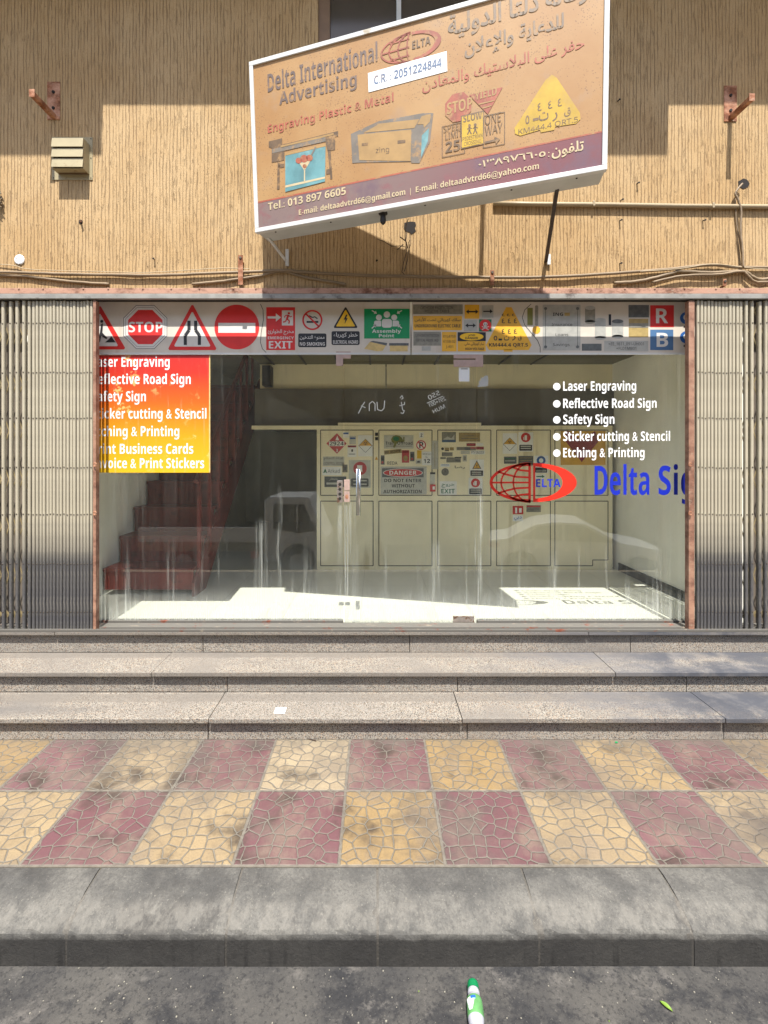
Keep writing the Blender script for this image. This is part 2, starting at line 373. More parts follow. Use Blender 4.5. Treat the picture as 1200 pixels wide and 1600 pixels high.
M['dgreen'] = pm('dark_green_print', C(30, 110, 70), .5, 0, .05)
M['blue'] = pm('blue_print', C(70, 104, 140), .45, 0, .06)
M['dblue'] = pm('deep_blue_print', C(32, 84, 150), .45, 0, .06)
M['cyan'] = pm('cyan_print', C(150, 205, 208), .5, 0, .06)
M['plate'] = pm('grey_plate', C(166, 164, 154), .4, .15, .08, 20)
M['plate_d'] = pm('dark_plate', C(92, 94, 92), .45, .1, .15, 30)
M['plate_m'] = pm('mid_plate', C(134, 130, 116), .45, .1, .12, 40)
M['tanp'] = pm('tan_plate', C(160, 138, 84), .5, 0, .1, 30)
M['tanp2'] = pm('tan_block', C(196, 170, 110), .5, 0, .1, 30)
M['maroon'] = pm('maroon_print', C(142, 36, 40), .5, 0, .1)
M['pink'] = pm('pink_red_print', C(190, 66, 66), .5, 0, .1)
M['olive'] = pm('olive_print', C(120, 120, 56), .5, 0, .1)
M['cream'] = pm('cream_board', C(246, 234, 196), .55, 0, .04, 3, 0, 60, C(206, 190, 146), (.6, .75), 3, True)
M['gasket'] = pm('black_gasket', C(40, 36, 32), .6)
M['int_wall'] = pm('interior_plaster', C(246, 243, 230), .8, 0, .04, 3)
M['int_dark'] = pm('mezzanine_grey', C(104, 98, 86), .7, 0, .08, 3)
M['ceil_tile'] = pm('ceiling_board', C(104, 98, 72), .8, 0, .06, 3)
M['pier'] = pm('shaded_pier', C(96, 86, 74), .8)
M['skirt'] = pm('dark_skirting', C(60, 62, 66), .5)
M['stair'] = pm('red_oxide_paint', C(122, 46, 38), .5, 0, .15, 6, 0, 60, C(90, 34, 28), (.5, .65), 6)
M['stair_d'] = pm('dark_red_paint', C(104, 42, 36), .5, 0, .15, 6)
M['black_p'] = pm('black_plastic', C(34, 30, 28), .5)
M['cable_g'] = pm('grey_cable', C(164, 140, 108, 0.55), .6, 0, .1, 8)
M['cable_w'] = pm('white_cable', C(206, 186, 150, 0.6), .55, 0, .06, 8)
M['cable_k'] = pm('dark_cable', C(58, 46, 38), .6, 0, .1)
M['conduit'] = pm('pvc_conduit', C(190, 170, 134, 0.6), .5, 0, .06, 6)
M['rustb'] = rust_mat('bracket_rust', C(176, 128, 96), (.35, .6), C(134, 78, 44))
M['hood'] = pm('hood_enamel', C(206, 190, 148, 0.5), .5, 0, .05, 8, 0, 60, C(150, 122, 86, 0.6), (.58, .70), 14)
M['hood_dk'] = pm('hood_grime', C(120, 96, 66, 0.6), .7)
M['brush'] = pm('dark_hole', C(30, 24, 20), .9)
M['marker'] = pm('white_marker', C(214, 216, 206), .6)
M['torn'] = pm('torn_paper', C(214, 214, 206, 0.6), .8)
M['face'] = faded_face('sun_baked_sign_skin')
M['band'] = band_mat('faded_purple_band')
M['s_ink'] = pm('faded_grey_ink', C(124, 104, 94, 0.6), .55, 0, .12, 12, col2=C(206, 160, 100, .56), t=(.50, .72), c2scale=22)
M['s_red'] = pm('faded_red_ink', C(198, 104, 76, 0.6), .55, 0, .12, 12, col2=C(206, 160, 100, .56), t=(.50, .72), c2scale=22)
M['s_red2'] = pm('faded_brick_ink', C(184, 98, 72, 0.6), .55, 0, .18, 12, col2=C(206, 160, 100, .56), t=(.50, .72), c2scale=22)
M['s_tan'] = pm('faded_cream_ink', C(236, 214, 168, 0.6), .55, 0, .06)
M['s_yel'] = pm('faded_yellow_ink', C(224, 182, 40, 0.6), .55, 0, .15, 6, 0, 60, C(210, 170, 84, 0.6), (.5, .7), 5)
M['s_teal'] = pm('faded_teal_ink', C(112, 168, 172, 0.6), .55, 0, .2, 6, 0, 60, C(150, 200, 200, 0.6), (.45, .7), 5)
M['s_slate'] = pm('faded_slate_ink', C(140, 130, 116, 0.6), .55, 0, .14, 10, col2=C(206, 160, 100, .56), t=(.50, .72), c2scale=22)
M['s_ink2'] = pm('faded_brown_ink', C(124, 98, 68, 0.6), .55, 0, .14, 10, col2=C(206, 160, 100, .56), t=(.50, .72), c2scale=22)
M['s_oran'] = pm('faded_ochre_ink', C(198, 158, 96, 0.6), .55, 0, .1, 10)
M['s_num'] = pm('faded_blue_ink', C(110, 134, 170, 0.6), .55, 0, .08, col2=C(206, 160, 100, .56), t=(.50, .72), c2scale=22)
M['s_grey'] = pm('weathered_arabic_ink', C(156, 134, 108, 0.6), .55, 0, .12, 10, col2=C(206, 160, 100, .56), t=(.50, .72), c2scale=22)
M['cap'] = pm('green_cap', C(22, 160, 96, 0.45), .35)
M['bottle_w'] = pm('white_bottle', C(232, 232, 240, 0.4), .3, 0, .03)
M['bottle_g'] = pm('green_label', C(126, 196, 120, 0.42), .35, 0, .1, 30)
M['car_w'] = pm('white_car_paint', C(240, 240, 238, 0.8), .25, 0, .02)
M['tyre'] = pm('tyre', C(36, 36, 36), .8)
M['facade'] = pm('far_facade', C(150, 140, 122, 0.6), .8, 0, .1, 2)
M['facade2'] = pm('far_facade_grey', C(120, 114, 104, 0.6), .8, 0, .1, 2)
M['grit'] = pm('pale_grit', C(214, 206, 186, 0.3), .8)
M['leaf'] = pm('green_leaf', C(150, 190, 60, 0.4), .6)

# ------------------------------------------------------------------ mesh building
class Pl:
    """a flat surface standing in the scene; hit() finds the point of it that a photo pixel shows"""
    def __init__(s, o, n): s.o = Vector(o); s.n = Vector(n).normalized()
    def hit(s, p, off=0.0):
        d = Vector(((p[0] - VX) / F, 1.0, -(p[1] - VY) / F))
        o = s.o + s.n * off
        return CAM + d * ((o - CAM).dot(s.n) / d.dot(s.n))
def PY(y): return Pl((0, y, 0), (0, -1, 0))
def P3(px, py, y): return PY(y).hit((px, py))

FORMS = {}
def _f(ch, base, n):
    FORMS[ch] = [chr(base + i) for i in range(n)]
for ch, b, n in (('ء',0xFE80,1),('أ',0xFE83,2),('إ',0xFE87,2),('ئ',0xFE89,4),('ا',0xFE8D,2),('ب',0xFE8F,4),('ة',0xFE93,2),('ت',0xFE95,4),('ث',0xFE99,4),('ج',0xFE9D,4),('ح',0xFEA1,4),('خ',0xFEA5,4),('د',0xFEA9,2),('ذ',0xFEAB,2),('ر',0xFEAD,2),('ز',0xFEAF,2),('س',0xFEB1,4),('ش',0xFEB5,4),('ص',0xFEB9,4),('ض',0xFEBD,4),('ط',0xFEC1,4),('ظ',0xFEC5,4),('ع',0xFEC9,4),('غ',0xFECD,4),('ف',0xFED1,4),('ق',0xFED5,4),('ك',0xFED9,4),('ل',0xFEDD,4),('م',0xFEE1,4),('ن',0xFEE5,4),('ه',0xFEE9,4),('و',0xFEED,2),('ى',0xFEEF,2),('ي',0xFEF1,4)): _f(ch, b, n)
LIG = {'ا': 0xFEFB, 'أ': 0xFEF7, 'إ': 0xFEF9}
def arabic(s):
    out, i = [], 0
    joins = lambda c: c in FORMS and len(FORMS[c]) == 4
    while i < len(s):
        c = s[i]
        if c not in FORMS: out.append(c); i += 1; continue
        prev = i > 0 and joins(s[i - 1])
        if c == 'ل' and i + 1 < len(s) and s[i + 1] in LIG:
            out.append(chr(LIG[s[i + 1]] + (1 if prev else 0))); i += 2; continue
        nxt = i + 1 < len(s) and s[i + 1] in FORMS and len(FORMS[c]) == 4 and s[i + 1] != 'ء'
        prev = prev and len(FORMS[c]) > 1
        k = (3 if nxt else 1) if prev else (2 if nxt else 0)
        out.append(FORMS[c][k]); i += 1
    return ''.join(reversed(out))

_tc = {}
def sans(s, heavy):                                   # grotesque letterforms of the built-in font stack
    U, L_, D = (0x1D5D4, 0x1D5EE, 0x1D7EC) if heavy else (0x1D5A0, 0x1D5BA, 0x1D7E2)
    return ''.join(chr(U + ord(c) - 65) if 'A' <= c <= 'Z' else chr(L_ + ord(c) - 97) if 'a' <= c <= 'z' else chr(D + ord(c) - 48) if '0' <= c <= '9' else c for c in s)
def text_geo(s, bold):
    if all(ord(c) < 128 for c in s):
        s = sans(s, bold >= .012); bold = 0.0
    k = (s, bold)
    if k not in _tc:
        c = bpy.data.curves.new('t', 'FONT'); c.body = s; c.offset = bold; c.resolution_u = 3
        o = bpy.data.objects.new('t', c); COL.objects.link(o)
        dg = bpy.context.evaluated_depsgraph_get()
        me = bpy.data.meshes.new_from_object(o.evaluated_get(dg))
        v = [tuple(x.co) for x in me.vertices]; f = [tuple(p.vertices) for p in me.polygons]
        bpy.data.objects.remove(o); bpy.data.curves.remove(c); bpy.data.meshes.remove(me)
        _tc[k] = (v, f)
    return _tc[k]
CAP = .714

class MB:
    def __init__(s): s.v, s.f, s.k, s.mats = [], [], [], []
    def mi(s, m):
        if m not in s.mats: s.mats.append(m)
        return s.mats.index(m)
    def add(s, vs, fs, m):
        b = len(s.v); s.v += [tuple(v) for v in vs]; k = s.mi(m)
        for f in fs: s.f.append(tuple(i + b for i in f)); s.k.append(k)
        return s
    def box(s, x0, x1, y0, y1, z0, z1, m):
        return s.add([(x0,y0,z0),(x1,y0,z0),(x1,y1,z0),(x0,y1,z0),(x0,y0,z1),(x1,y0,z1),(x1,y1,z1),(x0,y1,z1)],
                     [(3,2,1,0),(4,5,6,7),(0,1,5,4),(1,2,6,5),(2,3,7,6),(3,0,4,7)], m)
    def extr(s, pts, vec, m):
        n = len(pts); vec = Vector(vec); p = [Vector(q) for q in pts]
        nn = Vector((0, 0, 0))
        for i in range(n): nn += p[i].cross(p[(i + 1) % n])
        if nn.dot(vec) < 0: p.reverse()               # keep faces pointing outwards
        return s.add(p + [q + vec for q in p], [tuple(range(n - 1, -1, -1)), tuple(range(n, 2 * n))] + [(i, (i + 1) % n, n + (i + 1) % n, n + i) for i in range(n)], m)
    def tube(s, pts, r, m, n=8, r1=None):
        P = [Vector(p) for p in pts]; rings = []; up = Vector((0.13, .37, .92)); N_ = len(P)
        for i, p in enumerate(P):
            t = (P[min(i + 1, N_ - 1)] - P[max(i - 1, 0)]).normalized()
            a = t.cross(up)
            if a.length < .05: a = t.cross(Vector((1, 0, 0)))
            a.normalize(); b = t.cross(a); rr = r if r1 is None else r + (r1 - r) * i / (N_ - 1)
            rings.append([p + a * (rr * math.cos(2 * math.pi * j / n)) + b * (rr * math.sin(2 * math.pi * j / n)) for j in range(n)])
        vs = [q for r_ in rings for q in r_]
        fs = [(i * n + j, i * n + (j + 1) % n, (i + 1) * n + (j + 1) % n, (i + 1) * n + j) for i in range(N_ - 1) for j in range(n)]
        fs += [tuple(range(n - 1, -1, -1)), tuple((N_ - 1) * n + j for j in range(n))]
        return s.add(vs, fs, m)
    def lathe(s, p0, ax, prof, m, n=24):
        """prof: (distance along the axis, radius[, material])"""
        ax = Vector(ax).normalized(); a = ax.cross(Vector((0.2, .1, 1))).normalized(); b = ax.cross(a)
        for q in range(len(prof) - 1):
            (d0, r0), (d1, r1) = prof[q][:2], prof[q + 1][:2]
            mm = prof[q][2] if len(prof[q]) > 2 else m
            vs = [Vector(p0) + ax * d + (a * math.cos(2 * math.pi * j / n) + b * math.sin(2 * math.pi * j / n)) * r for d, r in ((d0, r0), (d1, r1)) for j in range(n)]
            s.add(vs, [(j, (j + 1) % n, n + (j + 1) % n, n + j) for j in range(n)], mm)
        return s
    # --- flat print on a plane, given in photo pixels
    def poly(s, pl, pts, m, L=1): return s.add([pl.hit(p, L * .0009) for p in pts], [tuple(range(len(pts)))[::-1]] if s._cw(pts) else [tuple(range(len(pts)))], m)
    @staticmethod
    def _cw(pts): return sum(pts[i][0] * pts[(i + 1) % len(pts)][1] - pts[(i + 1) % len(pts)][0] * pts[i][1] for i in range(len(pts))) > 0
    def rect(s, pl, x0, y0, x1, y1, m, L=1): return s.poly(pl, [(x0, y1), (x1, y1), (x1, y0), (x0, y0)], m, L)
    def rrect(s, pl, x0, y0, x1, y1, r, m, L=1):
        pts = []
        for cx, cy, a0 in ((x1 - r, y0 + r, -90), (x1 - r, y1 - r, 0), (x0 + r, y1 - r, 90), (x0 + r, y0 + r, 180)):
            for k in range(5):
                a = math.radians(a0 + k * 22.5); pts.append((cx + r * math.cos(a), cy + r * math.sin(a)))
        return s.poly(pl, pts, m, L)
    def ell(s, pl, cx, cy, rx, ry, m, L=1, n=36, a0=0, a1=360, slope=0.0):
        full = a1 - a0 >= 360
        pts = [(cx + rx * math.cos(math.radians(a0 + (a1 - a0) * k / (n if full else n - 1))), cy + ry * math.sin(math.radians(a0 + (a1 - a0) * k / (n if full else n - 1)))) for k in range(n)]
        if slope: pts = [(x, y + slope * (x - cx)) for x, y in pts]
        return s.poly(pl, pts, m, L)
    def ring(s, pl, outer, inner, m, L=1, closed=True):
        n = len(outer)
        vs = [pl.hit(p, L * .0009) for p in outer] + [pl.hit(p, L * .0009) for p in inner]
        fs = [(i, (i + 1) % n, n + (i + 1) % n, n + i) for i in range(n if closed else n - 1)]
        return s.add(vs, fs, m)
    def ering(s, pl, cx, cy, rx, ry, w, m, L=1, n=36, a0=0, a1=360, slope=0.0):
        full = a1 - a0 >= 360; N_ = n if full else n + 1
        A = [math.radians(a0 + (a1 - a0) * k / n) for k in range(N_)]
        g = lambda a, d: (cx + (rx - d) * math.cos(a), cy + (ry - d) * math.sin(a) + slope * (rx - d) * math.cos(a))
        return s.ring(pl, [g(a, 0) for a in A], [g(a, w) for a in A], m, L, full)
    def line(s, pl, pts, w, m, L=1):
        for (x0, y0), (x1, y1) in zip(pts, pts[1:]):
            d = math.hypot(x1 - x0, y1 - y0) or 1; nx, ny = -(y1 - y0) / d * w / 2, (x1 - x0) / d * w / 2
            s.poly(pl, [(x0 + nx, y0 + ny), (x1 + nx, y1 + ny), (x1 - nx, y1 - ny), (x0 - nx, y0 - ny)], m, L)
        return s
    def plate(s, pl, pts, m, t=.002):
        return s.extr([pl.hit(p, .0003) for p in (pts if not s._cw(pts) else pts[::-1])], pl.n * t, m)
    def prect(s, pl, x0, y0, x1, y1, m, t=.002): return s.plate(pl, [(x0, y1), (x1, y1), (x1, y0), (x0, y0)], m, t)
    def text(s, pl, txt, bl, br, h, m, L=1, bold=.02, box=False, mirror=False):
        """text whose baseline runs from pixel bl to br, capitals h pixels high (box: total height)"""
        ar = any(c in FORMS for c in txt)
        if ar: txt = arabic(txt)
        vs, fs = text_geo(txt, bold)
        if not vs: return s
        x0 = min(v[0] for v in vs); x1 = max(v[0] for v in vs); ya = min(v[1] for v in vs); yb = max(v[1] for v in vs)
        A = pl.hit(bl, L * .0009); B = pl.hit(br, L * .0009); ux = (B - A); wd = ux.length; ux.normalize(); uy = (-pl.n).cross(ux) * -1
        if uy.z < 0: uy = -uy
        uy = getattr(pl, 'up', uy)
        hm = h * A.lerp(B, .5).y / F
        if box or ar: sy = hm / (yb - ya); y0 = ya
        else: sy = hm / CAP; y0 = 0
        sx = wd / (x1 - x0)
        pts = [A + ux * ((x1 - v[0] if mirror else v[0] - x0) * sx) + uy * ((v[1] - y0) * sy) for v in vs]
        return s.add(pts, [f[::-1] for f in fs] if mirror else fs, m)
    def build(s, name, parent=None, label=None, cat=None, group=None, kind=None, bevel=0, smooth=False, loc=None):
        me = bpy.data.meshes.new(name); me.from_pydata(s.v, [], s.f)
        for m in s.mats: me.materials.append(m)
        for p, k in zip(me.polygons, s.k): p.material_index = k; p.use_smooth = smooth
        if bevel:
            bm = bmesh.new(); bm.from_mesh(me); bmesh.ops.remove_doubles(bm, verts=bm.verts, dist=1e-5)
            es = [e for e in bm.edges if len(e.link_faces) == 2 and e.calc_face_angle() > .6]
            bmesh.ops.bevel(bm, geom=es, offset=bevel, segments=2, affect='EDGES', profile=.6, clamp_overlap=True); bm.to_mesh(me); bm.free()
        o = bpy.data.objects.new(name, me); COL.objects.link(o)
        if parent is not None:
            o.parent = parent; o.matrix_parent_inverse = PINV[parent.name]
        PINV[o.name] = Matrix.Identity(4)
        tag(o, label, cat, group, kind); return o
PINV = {}
def tag(o, label=None, cat=None, group=None, kind=None):
    for k, v in (('label', label), ('category', cat), ('group', group), ('kind', kind)):
        if v: o[k] = v
def thing(name, label, cat, loc=(0, 0, 0), group=None, kind=None):
    o = bpy.data.objects.new(name, None); COL.objects.link(o); o.location = loc; o.empty_display_size = .1
    PINV[o.name] = Matrix.Translation(-Vector(loc)); tag(o, label, cat, group, kind); return o
def copy_tree(o, parent=None):
    c = o.copy(); COL.objects.link(c)
    if parent is not None: c.parent = parent
    for ch in list(o.children): copy_tree(ch, c)
    return c

# ------------------------------------------------------------------ levels (metres)
YW = 3.45                      # upper facade wall
YG = 3.41                      # folding gates
YF = 3.556                     # printed fascia strip
YGL = 3.565                    # shop glass
YP = 5.24                      # display partition inside
Y1, Y2, Y3 = 2.85, 3.135, 3.42 # faces of the three risers
Z1, Z2, Z3 = .143, .285, .440  # tread heights
ZR = -.17                      # road
pW, pG, pF, pP = PY(YW), PY(YGL - .0), PY(YF), PY(YP)

# ------------------------------------------------------------------ ground
mb = MB(); mb.add([(-40, 1.744, ZR), (-40, -.5, ZR), (-40, -7, -1.7), (-40, -40, -1.75), (40, 1.744, ZR), (40, -.5, ZR), (40, -7, -1.7), (40, -40, -1.75)], [(1, 5, 4, 0)], M['asphalt'])
mb.build('road', kind='structure')
mb = MB(); mb.add([(-40, -.5, ZR), (-40, -7, -1.7), (-40, -40, -1.75), (40, -.5, ZR), (40, -7, -1.7), (40, -40, -1.75)], [(1, 4, 3, 0), (2, 5, 4, 1)], pm('pale_bounce_ground', C(200, 182, 154, .55), .9, 0, .15, 1)); mb.build('ground', kind='structure')  # unseen ground, made pale to bounce light onto the parked vehicles
mb = MB(); mb.box(-9, 9, 1.968, 2.852, -.15, 0, M['paving']); mb.build('pavement', kind='structure')
kerb = thing('kerb', None, None, (0, 1.85, ZR), kind='structure')
jx = [(-9, 118), (118, 360), (360, 590), (590, 835), (835, 1068), (1068, 1320)]
edges = [(p - VX) / F * 1.80 for p in (118, 360, 590, 835, 1068)]
step = .585
edges = [edges[0] - step * k for k in range(10, 0, -1)] + edges + [edges[-1] + step * k for k in range(1, 11)]
for i, (a, b) in enumerate(zip(edges, edges[1:])):
    dz = random.uniform(-.002, .002); dy = random.uniform(-.002, .002); bow = random.uniform(-.003, .003)
    prof = [(1.966, -.002), (1.93, -.003 + bow), (1.87, -.007), (1.83, -.014), (1.80, -.023), (1.775, -.034), (1.756, -.046), (1.748, -.056), (1.744, -.072), (1.744, -.21), (1.966, -.21)]
    mb = MB(); n = 14; vs = []; P = len(prof)
    for j in range(n + 1):
        x = a + .0045 + (b - a - .009) * j / n
        for (y, z) in prof:
            chip = random.uniform(-.0035, .0035) if -.07 < z < -.02 else 0
            if j in (0, n) and -.08 < z < -.01: chip -= .005
            vs.append((x + (1.966 - y) * random.choice((0, 0)) , y + dy * (y < 1.95) - chip * .4, z + dz * (z > -.1) + chip))
    fs = [(j * P + k, j * P + (k + 1) % P, (j + 1) * P + (k + 1) % P, (j + 1) * P + k) for j in range(n) for k in range(P)]
    fs += [tuple(range(P))[::-1], tuple(n * P + k for k in range(P))]
    mb.add(vs, fs, M['kerb']); mb.build('kerb_stone', kerb, smooth=False)
mp = [(1.9655, -.008), (1.90, -.010), (1.835, -.019), (1.80, -.029), (1.778, -.039), (1.760, -.050), (1.7515, -.060), (1.7475, -.074), (1.7475, -.205), (1.9655, -.205)]
for xe in edges:
    mb = MB(); mb.extr([(xe - .02, y, z) for y, z in mp], (.04, 0, 0), M['mortar']); mb.build('mortar_joint', kerb)
mb.build('mortar_joint', kerb)

# ------------------------------------------------------------------ granite steps
steps = thing('granite_steps', 'three speckled granite steps leading up from the paving to the shop front', 'steps', (0, Y1, 0))
def slabs(y0, y1, z, t, cuts, m, name, jitter=.002, yend=None):
    xs = [-6.0] + cuts + [6.0]
    for a, b in zip(xs, xs[1:]):
        dz = random.uniform(-jitter, jitter); dy = random.uniform(-jitter, jitter)
        mb = MB(); mb.box(a + .0018, b - .0018, y0 + dy, y1, z - t + dz, z + dz, random.choice(m) if isinstance(m, list) else m)
        mb.build(name, steps, bevel=.004)
X = lambda px, y: (px - VX) / F * y
slabs(Y1 - .035, Y2 - .001, Z1, .028, [X(326, 2.82), X(722, 2.82), X(1133, 2.82), X(-250, 2.82)][0:3], [M['granite'], M['granite_w']], 'tread')
slabs(Y2 - .035, Y3 - .001, Z2, .028, [X(236, 3.1), X(962, 3.1)], [M['granite'], M['granite_w']], 'tread')
slabs(Y3 - .035, 3.56, Z3, .022, [X(85, 3.385), X(920, 3.385)], [M['granite']], 'tread')
slabs(Y1, Y1 + .02, Z1 - .0285, Z1 - .027, [X(325, Y1), X(730, Y1), X(1131, Y1)], M['riser'], 'riser', .0012)
slabs(Y2, Y2 + .02, Z2 - .0285, Z2 - Z1 - .027, [X(355, Y2), X(715, Y2), X(1073, Y2)], M['riser'], 'riser', .0012)
slabs(Y3, Y3 + .02, Z3 - .0225, Z3 - Z2 - .021, [X(317, Y3), X(640, Y3), X(985, Y3)], M['riser'], 'riser', .0012)
mb = MB(); mb.box(-6, 6, Y1 + .021, Y2, .0, Z1 - .031, M['cement']); mb.box(-6, 6, Y2 + .021, Y3, 0, Z2 - .031, M['cement']); mb.box(-6, 6, Y3 + .021, 3.9, 0, Z3 - .024, M['cement']); mb.build('core', steps)

# ------------------------------------------------------------------ building
bld = thing('shop_building', 'tan building with grooved plaster wall above an open glass shop front', 'building', (0, YW, 0))
ZB = 2.874
wx0, wx1, wz = X(515, YW), X(900, YW), 4.42
mb = MB(); mb.box(-9, X(497, YW), YW, YW + .1, ZB, 7.5, M['wall']); mb.box(X(497, YW), wx1, YW, YW + .1, ZB, wz, M['wall']); mb.box(wx1, 9, YW, YW + .1, ZB, 7.5, M['wall']); mb.box(X(497, YW), wx1, YW, YW + .1, 6.2, 7.5, M['wall'])
mb.build('upper_wall', bld)
mb = MB(); mb.box(X(497, YW), X(515, YW), YW + .02, YW + .09, wz, 6.2, M['brown_alu']); mb.box(wx1 - .06, wx1, YW + .02, YW + .09, wz, 6.2, M['brown_alu']); mb.box(wx0, wx1 - .06, YW + .03, YW + .09, wz, wz + .06, M['brown_alu'])
win = mb.build('window', bld)
mb = MB(); mb.box(X(620, YW), X(627, YW), YW + .025, YW + .07, wz + .06, 6.2, M['alu']); mb.build('mullion', win)
mb = MB(); mb.box(wx0, X(619.8, YW), YW + .05, YW + .056, wz + .06, 6.2, M['dark_glass']); mb.box(X(627.2, YW), wx1 - .06, YW + .05, YW + .056, wz + .06, 6.2, M['dark_glass']); mb.build('pane', win)
# slab overhanging above the frame with two deeper balconies: they cast the shade across the top of the wall
mb = MB(); mb.box(-9, 9, YW - .60, YW - .002, 5.46, 5.66, M['int_wall']); mb.build('overhang', bld)
mb = MB(); mb.box(-4.4, X(163, YW) + .02, YW - .80, YW - .602, 5.505, 6.4, M['int_wall']); mb.build('balcony', bld)
mb = MB(); mb.box(.55, X(1045, YW) + .03, YW - .80, YW - .602, 5.505, 6.4, M['int_wall']); mb.build('balcony', bld)
# ground floor shell
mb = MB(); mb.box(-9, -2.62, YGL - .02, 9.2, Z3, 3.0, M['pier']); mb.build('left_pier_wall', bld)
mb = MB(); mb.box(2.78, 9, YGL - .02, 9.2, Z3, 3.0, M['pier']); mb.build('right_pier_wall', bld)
mb = MB(); mb.box(-2.62, -2.46, YGL + .02, 9, Z3, 3.0, M['int_wall']); mb.build('interior_wall', bld)
mb = MB(); mb.box(2.66, 2.78, YGL + .02, 9, Z3, 3.0, M['int_wall']); ow = mb.build('interior_wall', bld)
mb = MB(); mb.box(2.645, 2.659, YGL + .05, 5.2, Z3 + .001, Z3 + .085, M['skirt']); mb.build('skirting', ow)
mb = MB(); mb.box(-2.46, 2.66, 9.0, 9.15, Z3, 3.0, M['int_wall']); mb.build('interior_wall', bld)
mf = N('white_floor_tile')
br = mf.n.new('ShaderNodeTexBrick'); mf.l.new(mf.map((1, 1, 1), loc=(.12, .2, 0)), br.inputs[0]); br.offset = 0; br.inputs['Scale'].default_value = 1
br.inputs['Brick Width'].default_value = .6; br.inputs['Row Height'].default_value = .6; br.inputs['Mortar Size'].default_value = .003
br.inputs['Color1'].default_value = C(204, 203, 190) + (1,); br.inputs['Color2'].default_value = C(197, 196, 183) + (1,); br.inputs['Mortar'].default_value = C(170, 168, 158) + (1,)
mf.col(mf.mix(mf.ss(mf.noise(5, 6, .65), .5, .75, 0, .25), br.outputs[0], C(180, 176, 160))); mf.rough(.3)
mb = MB(); mb.box(-2.46, 2.66, YGL + .03, 9, Z3 - .1, Z3, mf.m); mb.build('interior_floor', bld)
mb = MB(); mb.box(-9, 9, YW + .10, 9.15, 3.0, 3.1, M['int_wall']); mb.build('interior_ceiling', bld)
mb = MB(); mb.box(-1.35, 2.66, 5.32, 6.6, 2.02, 2.44, M['int_dark']); mz = mb.build('mezzanine', bld)
mb = MB(); mb.box(-1.30, X(602.5, 5.36), 5.36, 5.42, 2.441, 2.72, M['cream']); mb.box(X(604, 5.36), 2.66, 5.36, 5.42, 2.441, 2.72, M['cream']); mb.build('bulkhead_wall', mz)
mb = MB(); mb.box(-1.30, 2.66, 4.75, 5.5, 2.722, 2.76, M['ceil_tile']); mb.build('soffit', mz)
for k in range(9):
    mb = MB(); x = -1.15 + k * .36; mb.box(x, x + .02, 4.74, 5.35, 2.712, 2.721, M['gasket']); mb.build('joist', bld)
mb = MB(); mb.box(-1.24, -1.15, 5.2, 5.358, 2.46, 2.68, M['black_p']); mb.build('speaker_box', mz)

# ------------------------------------------------------------------ beam and channel over the opening
bm_ = thing('brown_steel_beam', 'rust flecked brown steel angle running the full width under the grooved wall', 'beam', (0, 3.39, 2.84))
mb = MB(); mb.box(-9, 9, 3.380, 3.41, 2.845, 2.884, M['beam']); mb.build('flange', bm_, bevel=.002)  # set off the wall; gap added so a band of sun reaches the fascia
for k in range(40):
    px = -300 + k * 47 + random.uniform(-9, 9)
    mb = MB(); p = PY(3.379).hit((px, 451)); mb.lathe(p, (0, -1, 0), [(0, .006), (.003, .006), (.004, .003), (.0041, 0)], M['beam'], 10); mb.build('bolt', bm_)
tr = thing('gate_head_channel', 'pale grey steel channel below the brown beam that the gates hang in', 'channel', (0, 3.4, 2.8))
mb = MB(); mb.box(-9, 9, 3.376, 3.412, 2.808, 2.8435, M['channel']); mb.build('channel_face', tr, bevel=.003)
mb = MB(); mb.box(-9, 9, 3.418, 3.424, 2.799, 2.815, M['gasket']); mb.build('guide_lip', tr)
ft = thing('floor_track', 'worn grey steel gate track with rust patches along the top step', 'track', (0, 3.41, Z3))
mb = MB(); mb.box(-6, 6, 3.386, 3.400, Z3 + .003, Z3 + .022, M['track']); mb.build('front_rail', ft, bevel=.002)
mb = MB(); mb.box(-6, 6, 3.428, 3.442, Z3 + .003, Z3 + .022, M['track']); mb.build('rear_rail', ft, bevel=.002)
mb = MB(); mb.box(-6, 6, 3.46, 3.54, Z3 + .003, Z3 + .014, M['track']); mb.build('sill_strip', ft, bevel=.002)
mb = MB(); mb.box(X(156, YGL), X(536, YGL), 3.552, 3.60, Z3 + .003, Z3 + .026, M['track']); mb.build('glass_sill', ft, bevel=.002)
mb = MB(); mb.box(X(746, YGL), X(1105, YGL), 3.552, 3.60, Z3 + .003, Z3 + .026, M['track']); mb.build('glass_sill', ft, bevel=.002)

